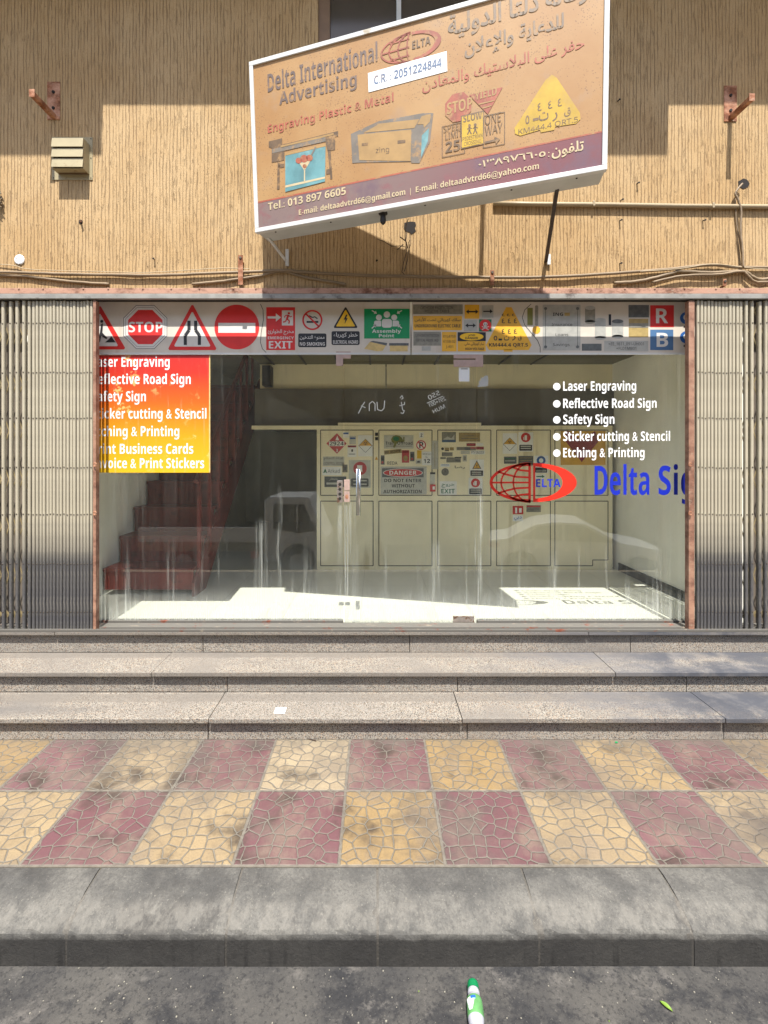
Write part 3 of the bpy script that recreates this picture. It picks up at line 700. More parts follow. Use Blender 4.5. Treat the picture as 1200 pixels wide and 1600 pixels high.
# ------------------------------------------------------------------ folding gates
ZG0, ZG1 = Z3 + .010, 2.800
rows = [1.7 + (VY - y) / F * YG for y in (505, 582, 653, 730, 803, 880, 955)]
def gate_bar_mesh(w):
    mb = MB(); h = w / 2
    prof = [(-h, .012), (-h, -.004), (-h * .72, -.010), (h * .72, -.010), (h, -.004), (h, .012)]
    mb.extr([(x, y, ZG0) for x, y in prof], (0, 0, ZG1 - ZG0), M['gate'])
    for z in rows: mb.lathe((0, -.0095, z), (0, -1, 0), [(0, .0048), (.003, .0048), (.0045, .002), (.0046, 0)], M['rivet'], 8)
    return mb
def gate(name, label, bars, wide, post_px, lean, side):
    g = thing(name, label, 'gate', (X(post_px[0], YG), YG, ZG0))
    o = None; protos = {}
    for px, w in bars:
        x = X(px, YG); k = round(w, 4)
        if k not in protos:
            protos[k] = gate_bar_mesh(w).build('gate_bar', g); b = protos[k]
        else:
            b = protos[k].copy(); COL.objects.link(b); b.parent = g; b.matrix_parent_inverse = PINV[g.name]
        b.location = (x, YG + random.uniform(-.003, .003), random.uniform(-.006, .002)); b.rotation_euler = (0, lean + random.uniform(-.0006, .0006), 0)
        if lean: b.location.x -= math.tan(lean) * -1 * 0
    for i in range(len(wide) - 1):
        for k in range(-1, len(rows) - 0):
            za = rows[k] if k >= 0 else ZG1 - .03
            zb = rows[k + 1] if k + 1 < len(rows) else ZG0 + .03
            xa, xb = X(wide[i], YG), X(wide[i + 1], YG)
            mid = (za + zb) / 2
            for s in (0, 1):
                mb = MB(); p0 = Vector((xa, YG + .014 + .003 * s, za if s else mid)); p1 = Vector((xb, YG + .014 + .003 * s, mid if s else za))
                if k >= 0 or s: pass
                d = .011
                mb.extr([p0 + Vector((0, 0, -d)), p1 + Vector((0, 0, -d)), p1 + Vector((0, 0, d)), p0 + Vector((0, 0, d))], (0, .0024, 0), M['lattice']); mb.build('lattice_strip', g)
    px0, px1 = post_px
    mb = MB(); y0, y1 = YG - .022, YG + .022
    x0, x1 = X(px0, YG - .02), X(px1, YG - .02)
    mb.box(x0, x1, y0, y1, ZG0 - .001, ZG1 - .002, M['gate_post']); p = mb.build('edge_post', g, bevel=.002)
    p.rotation_euler = (0, 0, 0)
    for y in ((726, 802)):
        c = P3((px1 - 1) if side < 0 else (px0 + 2), y, YG - .03)
        mb = MB(); mb.tube([c + Vector((.012 * math.cos(a), -.004, .012 * math.sin(a))) for a in [math.radians(20 + 30 * k) for k in range(11)]], .0035, M['rustb'], 6); mb.build('padlock_ring', p)
    return g
dense = [(143.5 - 5.25 * k, .0194) for k in range(17)]
wide_l = [53, 46.5, 38.5, 27, 17, 5.5, -7, -19, -31, -43, -55]
bars = dense + [(p, .0215) for p in wide_l]
gate('folding_gate', 'cream folding steel gate pushed to the left of the shop window', bars, wide_l, (145.5, 150), 0, -1)
dense_r = [(1089.5 + 5.6 * k, .0204) for k in range(12)]
wide_r = [1157, 1165, 1174, 1186, 1196, 1208, 1220, 1232, 1244, 1256]
gate('folding_gate', 'cream folding steel gate with darker foot pushed to the right of the shop window', dense_r + [(p, .0215) for p in wide_r], wide_r, (1076, 1085), 0, 1)

# ------------------------------------------------------------------ glass
def pane(name, x0, x1, z0, z1, label):
    mb = MB(); y0, y1 = YGL, YGL + .010
    mb.add([(x0, y0, z0), (x1, y0, z0), (x1, y0, z1), (x0, y0, z1)], [(0, 1, 2, 3)], M['glass'])
    mb.add([(x0, y0, z0), (x1, y0, z0), (x1, y0, z1), (x0, y0, z1), (x0, y1, z0), (x1, y1, z0), (x1, y1, z1), (x0, y1, z1)], [(5, 4, 7, 6), (4, 5, 1, 0), (3, 2, 6, 7), (4, 0, 3, 7), (1, 5, 6, 2)], M['glass_c'])
    return mb.build(name, None, label, 'window pane')
ZT = 2.80
pane('glass_pane', -2.30, X(536.5, YGL), Z3 + .026, 2.47, 'streaked fixed glass pane left of the door, behind the orange poster')
pane('glass_pane', X(745.5, YGL), X(1150, YGL), Z3 + .026, 2.47, 'fixed glass pane right of the door carrying white and blue lettering')
door = thing('glass_door', 'frameless glass door with long steel handle and drip streaks', 'door', (X(640, YGL), YGL, Z3))
mb = MB(); x0, x1, z0, z1 = X(538, YGL), X(744, YGL), Z3 + .012, 2.395
mb.add([(x0, YGL, z0), (x1, YGL, z0), (x1, YGL, z1), (x0, YGL, z1)], [(0, 1, 2, 3)], M['glass'])
mb.add([(x0, YGL, z0), (x1, YGL, z0), (x1, YGL, z1), (x0, YGL, z1), (x0, YGL + .01, z0), (x1, YGL + .01, z0), (x1, YGL + .01, z1), (x0, YGL + .01, z1)], [(5, 4, 7, 6), (4, 5, 1, 0), (3, 2, 6, 7), (4, 0, 3, 7), (1, 5, 6, 2)], M['glass_c'])
mb.build('door_leaf', door)
pane('glass_pane', X(537, YGL), X(745, YGL), 2.402, 2.47, 'narrow glass transom strip above the glass door')
pd = PY(YGL - .006)
def slab_px(x0, y0, x1, y1, m, name, parent, ya=YGL - .012, yb=YGL - .0005, bevel=.002, **kw):
    pl = PY(ya); a = pl.hit((x0, y1)); b = pl.hit((x1, y0))
    mb = MB(); mb.box(a.x, b.x, ya, yb, a.z, b.z, m); return mb.build(name, parent, bevel=bevel, **kw)
mb = MB(); pl = PY(YGL - .012)
mb.extr([pl.hit(p) for p in ((709, 551), (709, 560), (743, 560), (743, 573), (755, 573), (755, 551))][::-1], (0, .0115, 0), M['bronze']); mb.build('hinge_patch', door, bevel=.0015)
slab_px(709, 562, 743, 573, M['bronze'], 'hinge_patch', door)
mb = MB(); mb.extr([pl.hit(p) for p in ((525, 549), (525, 571.5), (536, 571.5), (536, 560), (548, 560), (548, 549))][::-1], (0, .0115, 0), M['bronze']); mb.build('hinge_patch', door, bevel=.0015)
slab_px(708, 963, 741, 973, M['steel_old'], 'floor_pivot', door)
hx = X(560, 3.50)
mb = MB(); za, zb = P3(560, 737, 3.5).z, P3(560, 801, 3.5).z
mb.tube([(hx, YGL - .001, za - .012), (hx, 3.515, za - .012), (hx, 3.502, za - .004), (hx, 3.50, za + .02), (hx, 3.50, zb - .02), (hx, 3.502, zb + .004), (hx, 3.515, zb + .012), (hx, YGL - .001, zb + .012)], .0165, M['steel'], 16)
mb.build('pull_handle', door, smooth=True)
lk = slab_px(526.5, 751, 535.5, 785.5, M['steel_old'], 'lock_plate', door)
for y in (757, 764.5, 772, 779):
    mb = MB(); mb.ell(PY(YGL - .0125), 531, y, 2.4, 2.4, M['brush']); mb.build('lock_hole', lk)
lk = slab_px(537.5, 749.5, 546.5, 766.5, M['bronze'], 'lock_plate', door)
lk = slab_px(537.5, 768, 546.5, 784.5, M['bronze'], 'lock_plate', door)
mb = MB(); mb.ell(PY(YGL - .0125), 542, 776, 2.6, 3.4, M['rustb']); mb.build('key_cylinder', lk)

# stickers and marker on the glass
pg = PY(YGL - .0006)
mb = MB(); mb.prect(pg, 717, 573, 733.5, 596, M['white'], .0006); mb.rect(pg, 720, 575.5, 731, 577.2, M['plate_m'], 2); mb.build('paper_sticker', None, 'small upright white sticker hanging below the door hinge', 'sticker')
mb = MB(); mb.plate(pg, [(746, 605), (762, 603), (763, 596), (762, 586.5), (757, 587.5), (754, 591), (752, 589), (751, 594), (748, 596), (748.5, 600)], M['torn'], .0006); mb.build('torn_sticker', None, 'torn remains of a white sticker beside the door hinge', 'sticker')
mb = MB()
def scr(pts, w=1.1): mb.line(pg, pts, w, M['marker'])
scr([(560, 646), (566, 634), (570, 628)]); scr([(564, 634), (571, 637)]); scr([(577, 642), (577, 631), (582, 627), (586, 631), (586, 642)]); scr([(589, 628), (590, 640), (596, 642), (600, 638), (601, 626)])
scr([(625, 622), (628, 618), (630, 622), (627, 624)]); scr([(627, 628), (629, 640), (632, 643)]); scr([(624, 634), (632, 632), (632, 628)]); scr([(626, 645), (630, 646), (632, 641)])
mb.text(pg, '550', (671, 625), (688, 616), 7, M['marker'], 1, 0, mirror=True); scr([(667, 630), (692, 619)], .9)
mb.text(pg, '291+001', (672, 636), (697, 625), 6, M['marker'], 1, 0, mirror=True); mb.text(pg, 'MUH', (678, 646), (696, 637), 6, M['marker'], 1, 0, mirror=True)
mb.build('marker_scribble', None, 'white handwriting on the glass high up between the stickers', 'handwriting')

# vinyl lettering on the right pane
vl = thing('window_lettering', 'white bulleted list of five services lettered on the right pane', 'lettering', P3(940, 715, YGL))
for txt, b, xe, cap in (('Laser Engraving', 610.5, 994, 14.5), ('Reflective Road Sign', 637.5, 1026, 14.5), ('Safety Sign', 662.5, 960, 14.5), ('Sticker cutting & Stencil', 689, 1047, 14.5), ('Etching & Printing', 714.5, 1007, 14.5)):
    mb = MB(); mb.text(pg, txt, (880, b), (xe, b - .4), cap, M['white'], 1, .026); mb.build('text_line', vl)
    mb = MB(); mb.ell(pg, 870, b - 6.5, 5.8, 5.8, M['white'], 1, 24); mb.build('bullet', vl)
lg = thing('logo_decal', 'red oval decal, half globe and half letter D, on the right pane', 'decal', P3(833, 754, YGL))
mb = MB()
cx, cy, rx, ry = 833, 754, 68, 30.5
mb.ering(pg, 829, cy, 64, ry, 4.6, M['redv'], 1, 30, 90, 270)
def arc(k, w):        # meridian: half ellipse narrower than the rim
    pts = [(829 - 64 * k * math.cos(math.radians(a)), cy + ry * math.sin(math.radians(a))) for a in range(-90, 91, 10)]
    mb.line(pg, pts, w, M['redv'], 1)
arc(.72, 2.6); arc(.42, 2.6)
mb.rect(pg, 825.5, cy - ry + .5, 829.5, cy + ry - .5, M['redv'], 1)
mb.rect(pg, 768, cy - 1.4, 826, cy + 1.4, M['redv'], 1)
for s in (-1, 1):
    mb.line(pg, [(826, cy + s * 8), (806, cy + s * 9), (790, cy + s * 13), (778, cy + s * 17)], 3.0, M['redv'], 1)
    mb.line(pg, [(826, cy + s * 18), (812, cy + s * 19.5), (801, cy + s * 24)], 3.0, M['redv'], 1)
mb.build('half_globe', lg)
mb = MB()
A = [math.radians(a) for a in range(-90, 91, 6)]
mb.ring(pg, [(833 + 68 * math.cos(a), cy + ry * math.sin(a)) for a in A], [(833 + 46 * math.cos(a) , cy + (ry - 5.5) * math.sin(a)) for a in A], M['redv'], 1, False)
mb.rect(pg, 833, cy - ry + 5, 836.2, cy + ry - 5, M['redv'], 1)
mb.build('letter_rim', lg)
mb = MB(); mb.text(pg, 'ELTA', (837.5, 761), (876, 761), 12.5, M['bluev'], 1, .03); mb.build('lettering', lg)
mb = MB(); mb.text(pg, 'Delta', (929, 773), (1014.5, 773), 45, M['bluev'], 1, .022); mb.text(pg, 'Sign', (1029, 773), (1112, 773), 45, M['bluev'], 1, .022); mb.build('blue_lettering', None, 'large blue lettering on the right pane, running behind the right gate', 'lettering')

# ------------------------------------------------------------------ printed fascia strip above the glass
fz0, fz1 = 1.7 + (VY - 551) / F * YF, 1.7 + (VY - 474) / F * YF
def fascia(px0, px1, label):
    f = thing('fascia_board', label, 'sign board', P3((px0 + px1) / 2, 551, YF))
    mb = MB(); mb.box(X(px0, YF), X(px1, YF), YF, YF + .008, fz0, fz1 + .10, M['fascia']); mb.build('board', f)
    mb = MB(); mb.box(X(px0, YF), X(px1, YF), YF - .004, YF + .012, fz0 - .014, fz0 - .001, M['alu']); mb.build('edge_trim', f)
    return f
fl = fascia(60, 641.5, 'left printed strip of traffic and safety signs above the glass')
fr = fascia(643, 1125, 'right printed strip of plates, triangle and letters R and B above the glass')
T = pF
def tri(apex, bl, br): return [bl, br, apex]
def inset(pts, k):
    cx = sum(p[0] for p in pts) / len(pts); cy = sum(p[1] for p in pts) / len(pts)
    return [(cx + (x - cx) * k, cy + (y - cy) * k) for x, y in pts]
def rtri(ax, ay, hw, by, r=3):      # rounded triangle outline
    P = [(ax, ay), (ax + hw, by), (ax - hw, by)]; out = []
    for i in range(3):
        p, q, s_ = P[i], P[i - 1], P[(i + 1) % 3]
        for k in (q, s_):
            d = math.hypot(k[0] - p[0], k[1] - p[1]); out.append((p[0] + (k[0] - p[0]) * r / d, p[1] + (k[1] - p[1]) * r / d))
    return out
def octo(cx, cy, r): return [(cx + r * math.cos(math.radians(22.5 + 45 * k)), cy + r * math.sin(math.radians(22.5 + 45 * k))) for k in range(8)]
mb = MB(); mb.poly(T, rtri(156, 476, 41, 546), M['red'], 1); mb.poly(T, rtri(156, 489, 29, 541, 2), M['white_print'], 2)
mb.poly(T, [(164, 535), (171, 529), (174, 525), (177, 530), (181, 535)], M['black'], 3); mb.poly(T, [(152, 535), (156, 520), (158, 506), (161, 505), (160, 520), (168, 528), (166, 530), (158, 525), (156, 535)], M['black'], 3); mb.ell(T, 159, 502, 2.5, 2.5, M['black'], 3, 12); mb.build('roadworks_print', fl)
mb = MB(); mb.poly(T, octo(227, 511, 37), M['black'], 1); mb.poly(T, octo(227, 511, 36.2), M['white_print'], 2); mb.poly(T, octo(227, 511, 33.5), M['black'], 3); mb.poly(T, octo(227, 511, 33), M['white_print'], 4); mb.poly(T, octo(227, 511, 29), M['red'], 5)
mb.text(T, 'STOP', (201, 519), (254, 519), 16, M['white_print'], 6, .02); mb.build('stop_sign_print', fl)
mb = MB(); mb.poly(T, rtri(300.5, 474, 39, 547), M['red'], 1); mb.poly(T, rtri(300.5, 486, 29, 541.5, 2), M['white_print'], 2)
for s in (-1, 1): mb.line(T, [(300.5 + s * 5.2, 501), (300.5 + s * 5.2, 516), (300.5 + s * 11, 524), (300.5 + s * 11, 539)], 5, M['black'], 3)
mb.build('road_narrows_print', fl)
mb = MB(); mb.ell(T, 370, 511, 35, 35, M['red'], 1, 48); mb.rect(T, 341, 504.5, 399, 520, M['white_print'], 2); mb.rect(T, 377.5, 509, 383.5, 526, M['plate_m'], 3) if False else None; mb.build('no_entry_print', fl)
mb = MB(); mb.line(T, [(407, 475), (411, 484), (411.5, 500), (408, 520), (407, 535), (410, 545), (416, 551)], .9, M['black'], 1); mb.build('curved_line_print', fl)
def man(mb, cx, cy, h, m, L):
    k = h / 24
    g = lambda *a: [(cx + x * k, cy + y * k) for x, y in a]
    mb.ell(T, cx + 3 * k, cy - 9.5 * k, 2.4 * k, 2.4 * k, m, L, 12)
    mb.line(T, g((2, -6), (-1, 2)), 4.2 * k, m, L); mb.line(T, g((-1, 2), (4, 5), (3, 11)), 2.6 * k, m, L); mb.line(T, g((-1, 2), (-4, 7), (-9, 8)), 2.6 * k, m, L)
    mb.line(T, g((2, -6), (6, -2), (9, -4)), 1.9 * k, m, L); mb.line(T, g((1, -6), (-4, -5), (-6, -1)), 1.9 * k, m, L)
def arrow(mb, pl, x0, y0, x1, y1, w, hw, hl, m, L, both=False):
    d = math.hypot(x1 - x0, y1 - y0); ux, uy = (x1 - x0) / d, (y1 - y0) / d; nx, ny = -uy, ux
    bx, by = x1 - ux * hl, y1 - uy * hl; ax, ay = (x0 + ux * hl, y0 + uy * hl) if both else (x0, y0)
    mb.line(pl, [(ax, ay), (bx, by)], w, m, L); mb.poly(pl, [(bx + nx * hw, by + ny * hw), (x1, y1), (bx - nx * hw, by - ny * hw)], m, L)
    if both: mb.poly(pl, [(ax + nx * hw, ay + ny * hw), (x0, y0), (ax - nx * hw, ay - ny * hw)], m, L)
mb = MB(); mb.rect(T, 416, 480, 461, 547, M['red'], 1); arrow(mb, T, 418, 496, 439, 496, 3.4, 6.5, 8, M['white_print'], 2); mb.rect(T, 440.5, 485, 458, 508.5, M['white_print'], 2); man(mb, 449, 497, 19, M['red'], 3)
mb.text(T, 'مخرج الطوارئ', (418.5, 523.5), (459, 523.5), 9, M['white_print'], 2, .01); mb.text(T, 'EMERGENCY', (418.5, 530), (459, 530), 4.2, M['white_print'], 2, .03); mb.text(T, 'EXIT', (420, 544.5), (457, 544.5), 11.5, M['white_print'], 2, .05); mb.build('emergency_exit_print', fl)
mb = MB(); mb.line(T, [(479, 503), (497.5, 503)], 3, M['black'], 1); mb.line(T, [(496, 498), (492, 495), (488, 496), (483, 493)], 1.6, M['black'], 1)
mb.ering(T, 488, 500, 15.8, 15.8, 2.6, M['red'], 2, 40); mb.line(T, [(477.5, 490), (498.5, 510.5)], 2.6, M['red'], 2)
mb.rrect(T, 466, 521, 510, 542.5, 2.5, M['black'], 1); mb.text(T, 'ممنوع التدخين', (468.5, 532.5), (507, 532.5), 9, M['white_print'], 2, .01); mb.text(T, 'NO SMOKING', (468.5, 540), (507.5, 540), 5.2, M['white_print'], 2, .03); mb.build('no_smoking_print', fl)
def bolt(mb, pl, cx, cy, h, m, L):
    k = h / 20; mb.poly(pl, [(cx + x * k, cy + y * k) for x, y in ((1, -10), (-4, 1), (-.5, 0), (-2, 10), (4.5, -3), (1, -2.2), (4, -10))], m, L)
mb = MB(); mb.poly(T, rtri(540, 478.5, 19.5, 512.5, 2), M['black'], 1); mb.poly(T, rtri(540, 483.5, 15, 510, 1), M['yellow'], 2); bolt(mb, T, 540, 499, 15, M['black'], 3)
mb.rrect(T, 518, 517.5, 562, 539, 2.5, M['black'], 1); mb.text(T, 'خطر كهرباء', (521, 528), (559, 528), 8.5, M['white_print'], 2, .01); mb.text(T, 'ELECTRICAL HAZARD', (520.5, 537), (559.5, 537), 5.2, M['white_print'], 2, .03); mb.build('electric_hazard_print', fl)
mb = MB(); mb.rect(T, 569, 482.5, 640, 529, M['green'], 1)
w = M['white_print']
for px, py, r in ((592, 496, 4.6), (604.5, 491.5, 5), (616, 496, 4.6)):
    mb.ell(T, px, py, r, r, w, 2, 20)
mb.rrect(T, 584.5, 501, 597, 510, 3, w, 2); mb.rrect(T, 611, 501, 623.5, 510, 3, w, 2); mb.rrect(T, 595.5, 498, 613.5, 512, 4, M['green'], 3); mb.rrect(T, 596.5, 498.5, 612.5, 512, 4, w, 4)
for (x0, y0, x1, y1) in ((581, 485, 589, 490), (628, 485, 620, 490), (581, 513, 588, 507), (628, 513, 621, 507)): arrow(mb, T, x0, y0, x1, y1, 1.6, 3, 4, w, 2)
mb.text(T, 'Assembly', (581.5, 520), (626.5, 520), 5.2, w, 2, .03); mb.text(T, 'Point', (592, 527), (616, 527), 5.0, w, 2, .03); mb.build('assembly_point_print', fl)
mb = MB(); mb.poly(T, [(569, 545), (578, 534), (604, 538), (598, 548), (590, 549)], M['tanp2'], 1); mb.poly(T, [(578, 534), (583, 532.5), (605, 536), (604, 540)], M['plate_d'], 2); mb.rect(T, 609, 539, 637, 549, M['tanp2'], 1); mb.rect(T, 608, 536, 638.5, 540, M['plate_d'], 2); mb.build('name_block_print', fl)
# right strip
k = M['black']
mb = MB(); mb.rect(T, 645.5, 475.5, 723, 491, M['plate_m'], 1); mb.text(T, 'CATHODE PROTECTION', (657, 483), (708, 483), 4.6, k, 2, 0); mb.text(T, 'POSITIVE CABLE', (664, 488.5), (702, 488.5), 4.4, k, 2, 0); mb.build('engraved_plate_print', fr)
mb = MB(); mb.rrect(T, 645.5, 493.5, 722, 516, 1.5, M['yellow2'], 1); mb.text(T, 'سلك كهربائي تحت الأرض', (648, 504.5), (719.5, 504.5), 8.5, k, 2, .01); mb.text(T, 'UNDERGROUND ELECTRIC CABLE', (648, 511.5), (719.5, 511.5), 4.8, k, 2, .05); mb.build('cable_plate_print', fr)
mb = MB(); mb.rect(T, 646, 518.5, 689, 540, M['plate_m'], 1); mb.text(T, 'CATHODIC PROTECTION', (649, 526), (686, 526), 3.8, k, 2, 0); mb.text(T, 'VERTICAL ANODE BED', (649, 533.5), (685, 533.5), 3.8, k, 2, 0); mb.rect(T, 659, 541, 673, 548, M['plate'], 1); mb.build('engraved_plate_print', fr)
mb = MB(); mb.rect(T, 690.5, 518.5, 713.5, 549, M['yellow2'], 1)
for t_, y in (('E1L4759', 527.5), ('K15B-02', 535.5), ('J-401', 543.5)): mb.text(T, t_, (693 if y < 540 else 696.5, y), (711.5 if y < 540 else 708, y), 3.8, k, 2, 0)
mb.build('cable_tag_print', fr)
mb = MB(); mb.rect(T, 726, 476, 749, 498, M['yellow2'], 1); arrow(mb, T, 728, 487, 747.5, 487, 2.2, 3.6, 4.5, k, 2, True); mb.build('double_arrow_print', fr)
mb = MB(); mb.rect(T, 753, 477, 771, 496.5, M['plate'], 1); arrow(mb, T, 755, 486.5, 770, 486.5, 2.0, 3.4, 4.5, k, 2); mb.build('arrow_print', fr)
mb = MB(); mb.rect(T, 725, 500, 745, 517.5, M['plate'], 1); arrow(mb, T, 727, 508.5, 743.5, 508.5, 2.0, 3.4, 4.5, k, 2, True); mb.build('double_arrow_print', fr)
mb = MB(); mb.rect(T, 748.5, 499, 768, 518, M['dgreen'], 1); mb.ell(T, 758.3, 508.5, 9.4, 9.4, M['red'], 2, 30); mb.ell(T, 758.3, 506.5, 3.4, 3.2, w, 3, 16); mb.rect(T, 756.3, 508.5, 760.3, 511.5, w, 3); mb.line(T, [(753, 510), (763.5, 515)], 1.1, w, 3); mb.line(T, [(763.5, 510), (753, 515)], 1.1, w, 3); mb.ell(T, 757, 506.5, .8, .9, k, 4, 8); mb.ell(T, 759.7, 506.5, .8, .9, k, 4, 8); mb.build('skull_print', fr)
mb = MB(); mb.rect(T, 715, 519, 759, 549, M['yellow2'], 1); mb.rect(T, 715, 519, 759, 533, k, 2); mb.ell(T, 737, 526, 18.5, 6, M['yellow'], 3, 30); mb.text(T, 'خطر', (731, 526), (743, 526), 5, k, 4, .02); mb.text(T, 'DANGER', (727, 530), (747, 530), 3.6, k, 4, .05)
mb.text(T, 'تيار كهربائي عالي', (726, 541), (756.5, 541), 6.5, k, 2, .01); mb.text(T, 'HIGH VOLTAGE', (727, 547), (756.5, 547), 3.8, k, 2, .05); mb.build('high_voltage_print', fr)
mb = MB(); mb.poly(T, rtri(795, 472, 40, 547, 9), M['yellow2'], 1); mb.rect(T, 787, 546, 801, 549.5, M['yellow2'], 1)
for y, n_ in ((490, 3), (501, 3), (517.5, 3)):
    for i in range(n_): mb.text(T, '٤', (784 + i * (9.5 if y > 500 else 8), y + 4), (789 + i * (9.5 if y > 500 else 8), y + 4), 7.5 if y > 495 else 4, k, 2, .01, True)
for t_, x in (('٥', 771.5), ('-', 779), ('ت', 787.5), ('ر', 800), ('ق', 809.5)): mb.text(T, t_, (x, 532), (x + (8 if t_ == 'ت' else 5.5), 532), 3 if t_ == '-' else 7.5, k, 2, .01, True)
mb.text(T, 'KM444.4 QRT.5', (764, 541.5), (825, 541.5), 5.4, k, 2, .02); mb.build('kilometre_marker_print', fr)
mb = MB(); mb.line(T, [(830, 475), (820, 484), (816, 496), (820, 508), (830, 520), (840, 532), (844, 542), (844, 551)], .9, k, 1); mb.build('curved_line_print', fr)
mb = MB(); mb.rect(T, 824, 481, 832.5, 508, M['olive'], 1); mb.rrect(T, 836, 477, 841, 509, 2, M['plate_m'], 1); mb.poly(T, octo(838, 515.5, 6.5), M['yellow2'], 1); mb.text(T, 'TAG', (834.5, 517), (841.5, 517), 3, k, 2, 0) if False else None; mb.build('tag_print', fr)
mb = MB(); mb.rect(T, 848, 476, 907, 547.5, M['plate'], 1)
for x, y in ((852.5, 482), (902.5, 482), (852.5, 542), (902.5, 542)): mb.ell(T, x, y, 2.4, 2.4, M['plate_d'], 2, 14)
mb.line(T, [(852.5, 484), (852.5, 540)], .8, M['plate_d'], 2); mb.line(T, [(902.5, 484), (902.5, 540)], .8, M['plate_d'], 2)
mb.text(T, 'ING', (864, 493.5), (880, 493.5), 5, k, 2, .03); mb.rect(T, 882, 488.5, 890.5, 493.5, M['tanp'], 2)
for t_, y, a, b in (('Insurance', 509, 862, 894), ('Loans', 525, 868, 888), ('Savings', 540.5, 864, 890)): mb.text(T, t_, (a, y), (b, y), 4.2, k, 2, 0)
mb.build('clear_plaque_print', fr)
mb = MB()
for x, y, r, h, m_ in ((922, 481, 8, 22, M['plate_m']), (938, 500, 8.5, 28, M['plate']), (965, 502, 9, 24, M['plate'])):
    mb.rect(T, x - r, y, x + r, y + h, m_, 1); mb.ell(T, x, y + h, r, 3, m_, 1, 20); mb.ell(T, x, y, r, 3.2, M['plate_d'] if x > 950 else M['plate'], 2, 20)
mb.rect(T, 951, 491, 955, 508, M['black'], 2); mb.build('cups_print', fr)
mb = MB(); mb.rect(T, 909, 537, 940, 548, M['plate_d'], 1); mb.build('name_bar_print', fr)
mb = MB(); mb.rect(T, 982, 476.5, 1014, 496, M['plate_d'], 1); mb.rect(T, 982.5, 498, 1013, 527, M['tanp'], 1); mb.rect(T, 982.5, 505, 1013, 512, M['plate_m'], 2); mb.build('photo_print', fr)
mb = MB(); mb.rect(T, 944, 532.5, 1013, 549, M['plate'], 1); mb.text(T, '=EE_1611_091-UH001', (951, 539.5), (1006, 539.5), 4.6, k, 2, 0); mb.text(T, '+FL01MB01', (963, 546.5), (994, 546.5), 4.4, k, 2, 0); mb.build('number_plate_print', fr)
mb = MB(); mb.rect(T, 1016, 477, 1053, 511, M['red'], 1); mb.text(T, 'R', (1025, 505), (1044, 505), 23, w, 2, .03); mb.build('letter_print', fr)
mb = MB(); mb.rect(T, 1016, 515, 1052, 547, M['blue'], 1); mb.text(T, 'B', (1026, 542), (1044, 542), 22, w, 2, .03); mb.build('letter_print', fr)
mb = MB()
for y in (497, 527): mb.ell(T, 1072, y, 9.5, 9.5, M['dblue'], 1, 26); mb.ell(T, 1072, y - 1, 4.5, 4.5, w, 2, 16); mb.rect(T, 1068, y + 12, 1076, y + 15, k, 1)
mb.build('mandatory_sign_print', fr)

# ------------------------------------------------------------------ orange poster on the left pane
pz = [1.7 + (VY - y) / F * YGL for y in (738.5, 555)]
grad = gradient_poster('poster_print', [(0, C(244, 196, 40, .68)), (.30, C(242, 172, 32, .68)), (.60, C(230, 108, 34, .68)), (.85, C(216, 58, 42, .68)), (1, C(214, 52, 46, .68))], pz[0], pz[1])
po = thing('orange_poster', 'faded red to yellow poster listing seven services, on the left pane', 'poster', P3(235, 738, YGL))
mb = MB(); mb.prect(PY(YGL - .0008), 128, 555, 328.5, 738.5, grad, .0008); mb.build('sheet', po)
mb = MB(); mb.rect(PY(YGL - .0008), 326.6, 555, 328.5, 738.5, M['tanp2'], 2.2); mb.build('bare_edge', po)
pp = PY(YGL - .0018)
for t_, b, xe in (('Laser Engraving', 573, 265), ('Reflective Road Sign', 600, 298), ('Safety Sign', 627, 228), ('Sticker cutting & Stencil', 654, 322.5), ('Etching & Printing', 681.5, 280), ('Print Business Cards', 709, 302), ('Invoice & Print Stickers', 731.5, 319)):
    mb = MB(); mb.text(pp, t_, (144, b), (xe, b), 15.5, M['white'], 1, .028); mb.build('text_line', po)

# ------------------------------------------------------------------ interior: partition with panels
pt = thing('display_partition', 'cream panelled partition covered with sample safety signs', 'partition', P3(725, 890, YP))
def zP(y): return 1.7 + (VY - y) / F * YP
mb = MB(); mb.box(X(495, YP), X(957, YP), YP, YP + .05, Z3, zP(665), M['cream']); mb.build('frame_board', pt)
mb = MB(); mb.box(X(393, YP), X(494.8, YP), YP + .002, YP + .045, zP(671), zP(665), M['cream']); mb.build('door_header', pt)
cols = [(501, 583), (592, 675), (684, 767), (776, 860), (867, 950)]
for i, (a, b) in enumerate(cols):
    for (t, bt) in ((672, 774), (783, 884)):
        mb = MB(); mb.rect(pP, a + 1.2, t + 1.2, b - 1.2, bt - 1.2, M['cream'], 1.2); pn = mb.build('panel', pt)
        mb = MB()
        if i == 4 and bt == 884: pts = [(a, t), (b, t), (b, 875), (926, 875), (926, bt), (a, bt)]
        else: pts = [(a, t), (b, t), (b, bt), (a, bt)]
        mb.line(pP, pts + [pts[0]], 1.25, M['gasket'], 2); mb.build('gasket', pn)
mb = MB(); mb.box(X(528, YP), X(752, YP), YP + .006, YP + .04, zP(664.7), zP(660.4), M['cream']); mb.build('plank', None, 'long thin cream plank lying on top of the panelled partition', 'plank')

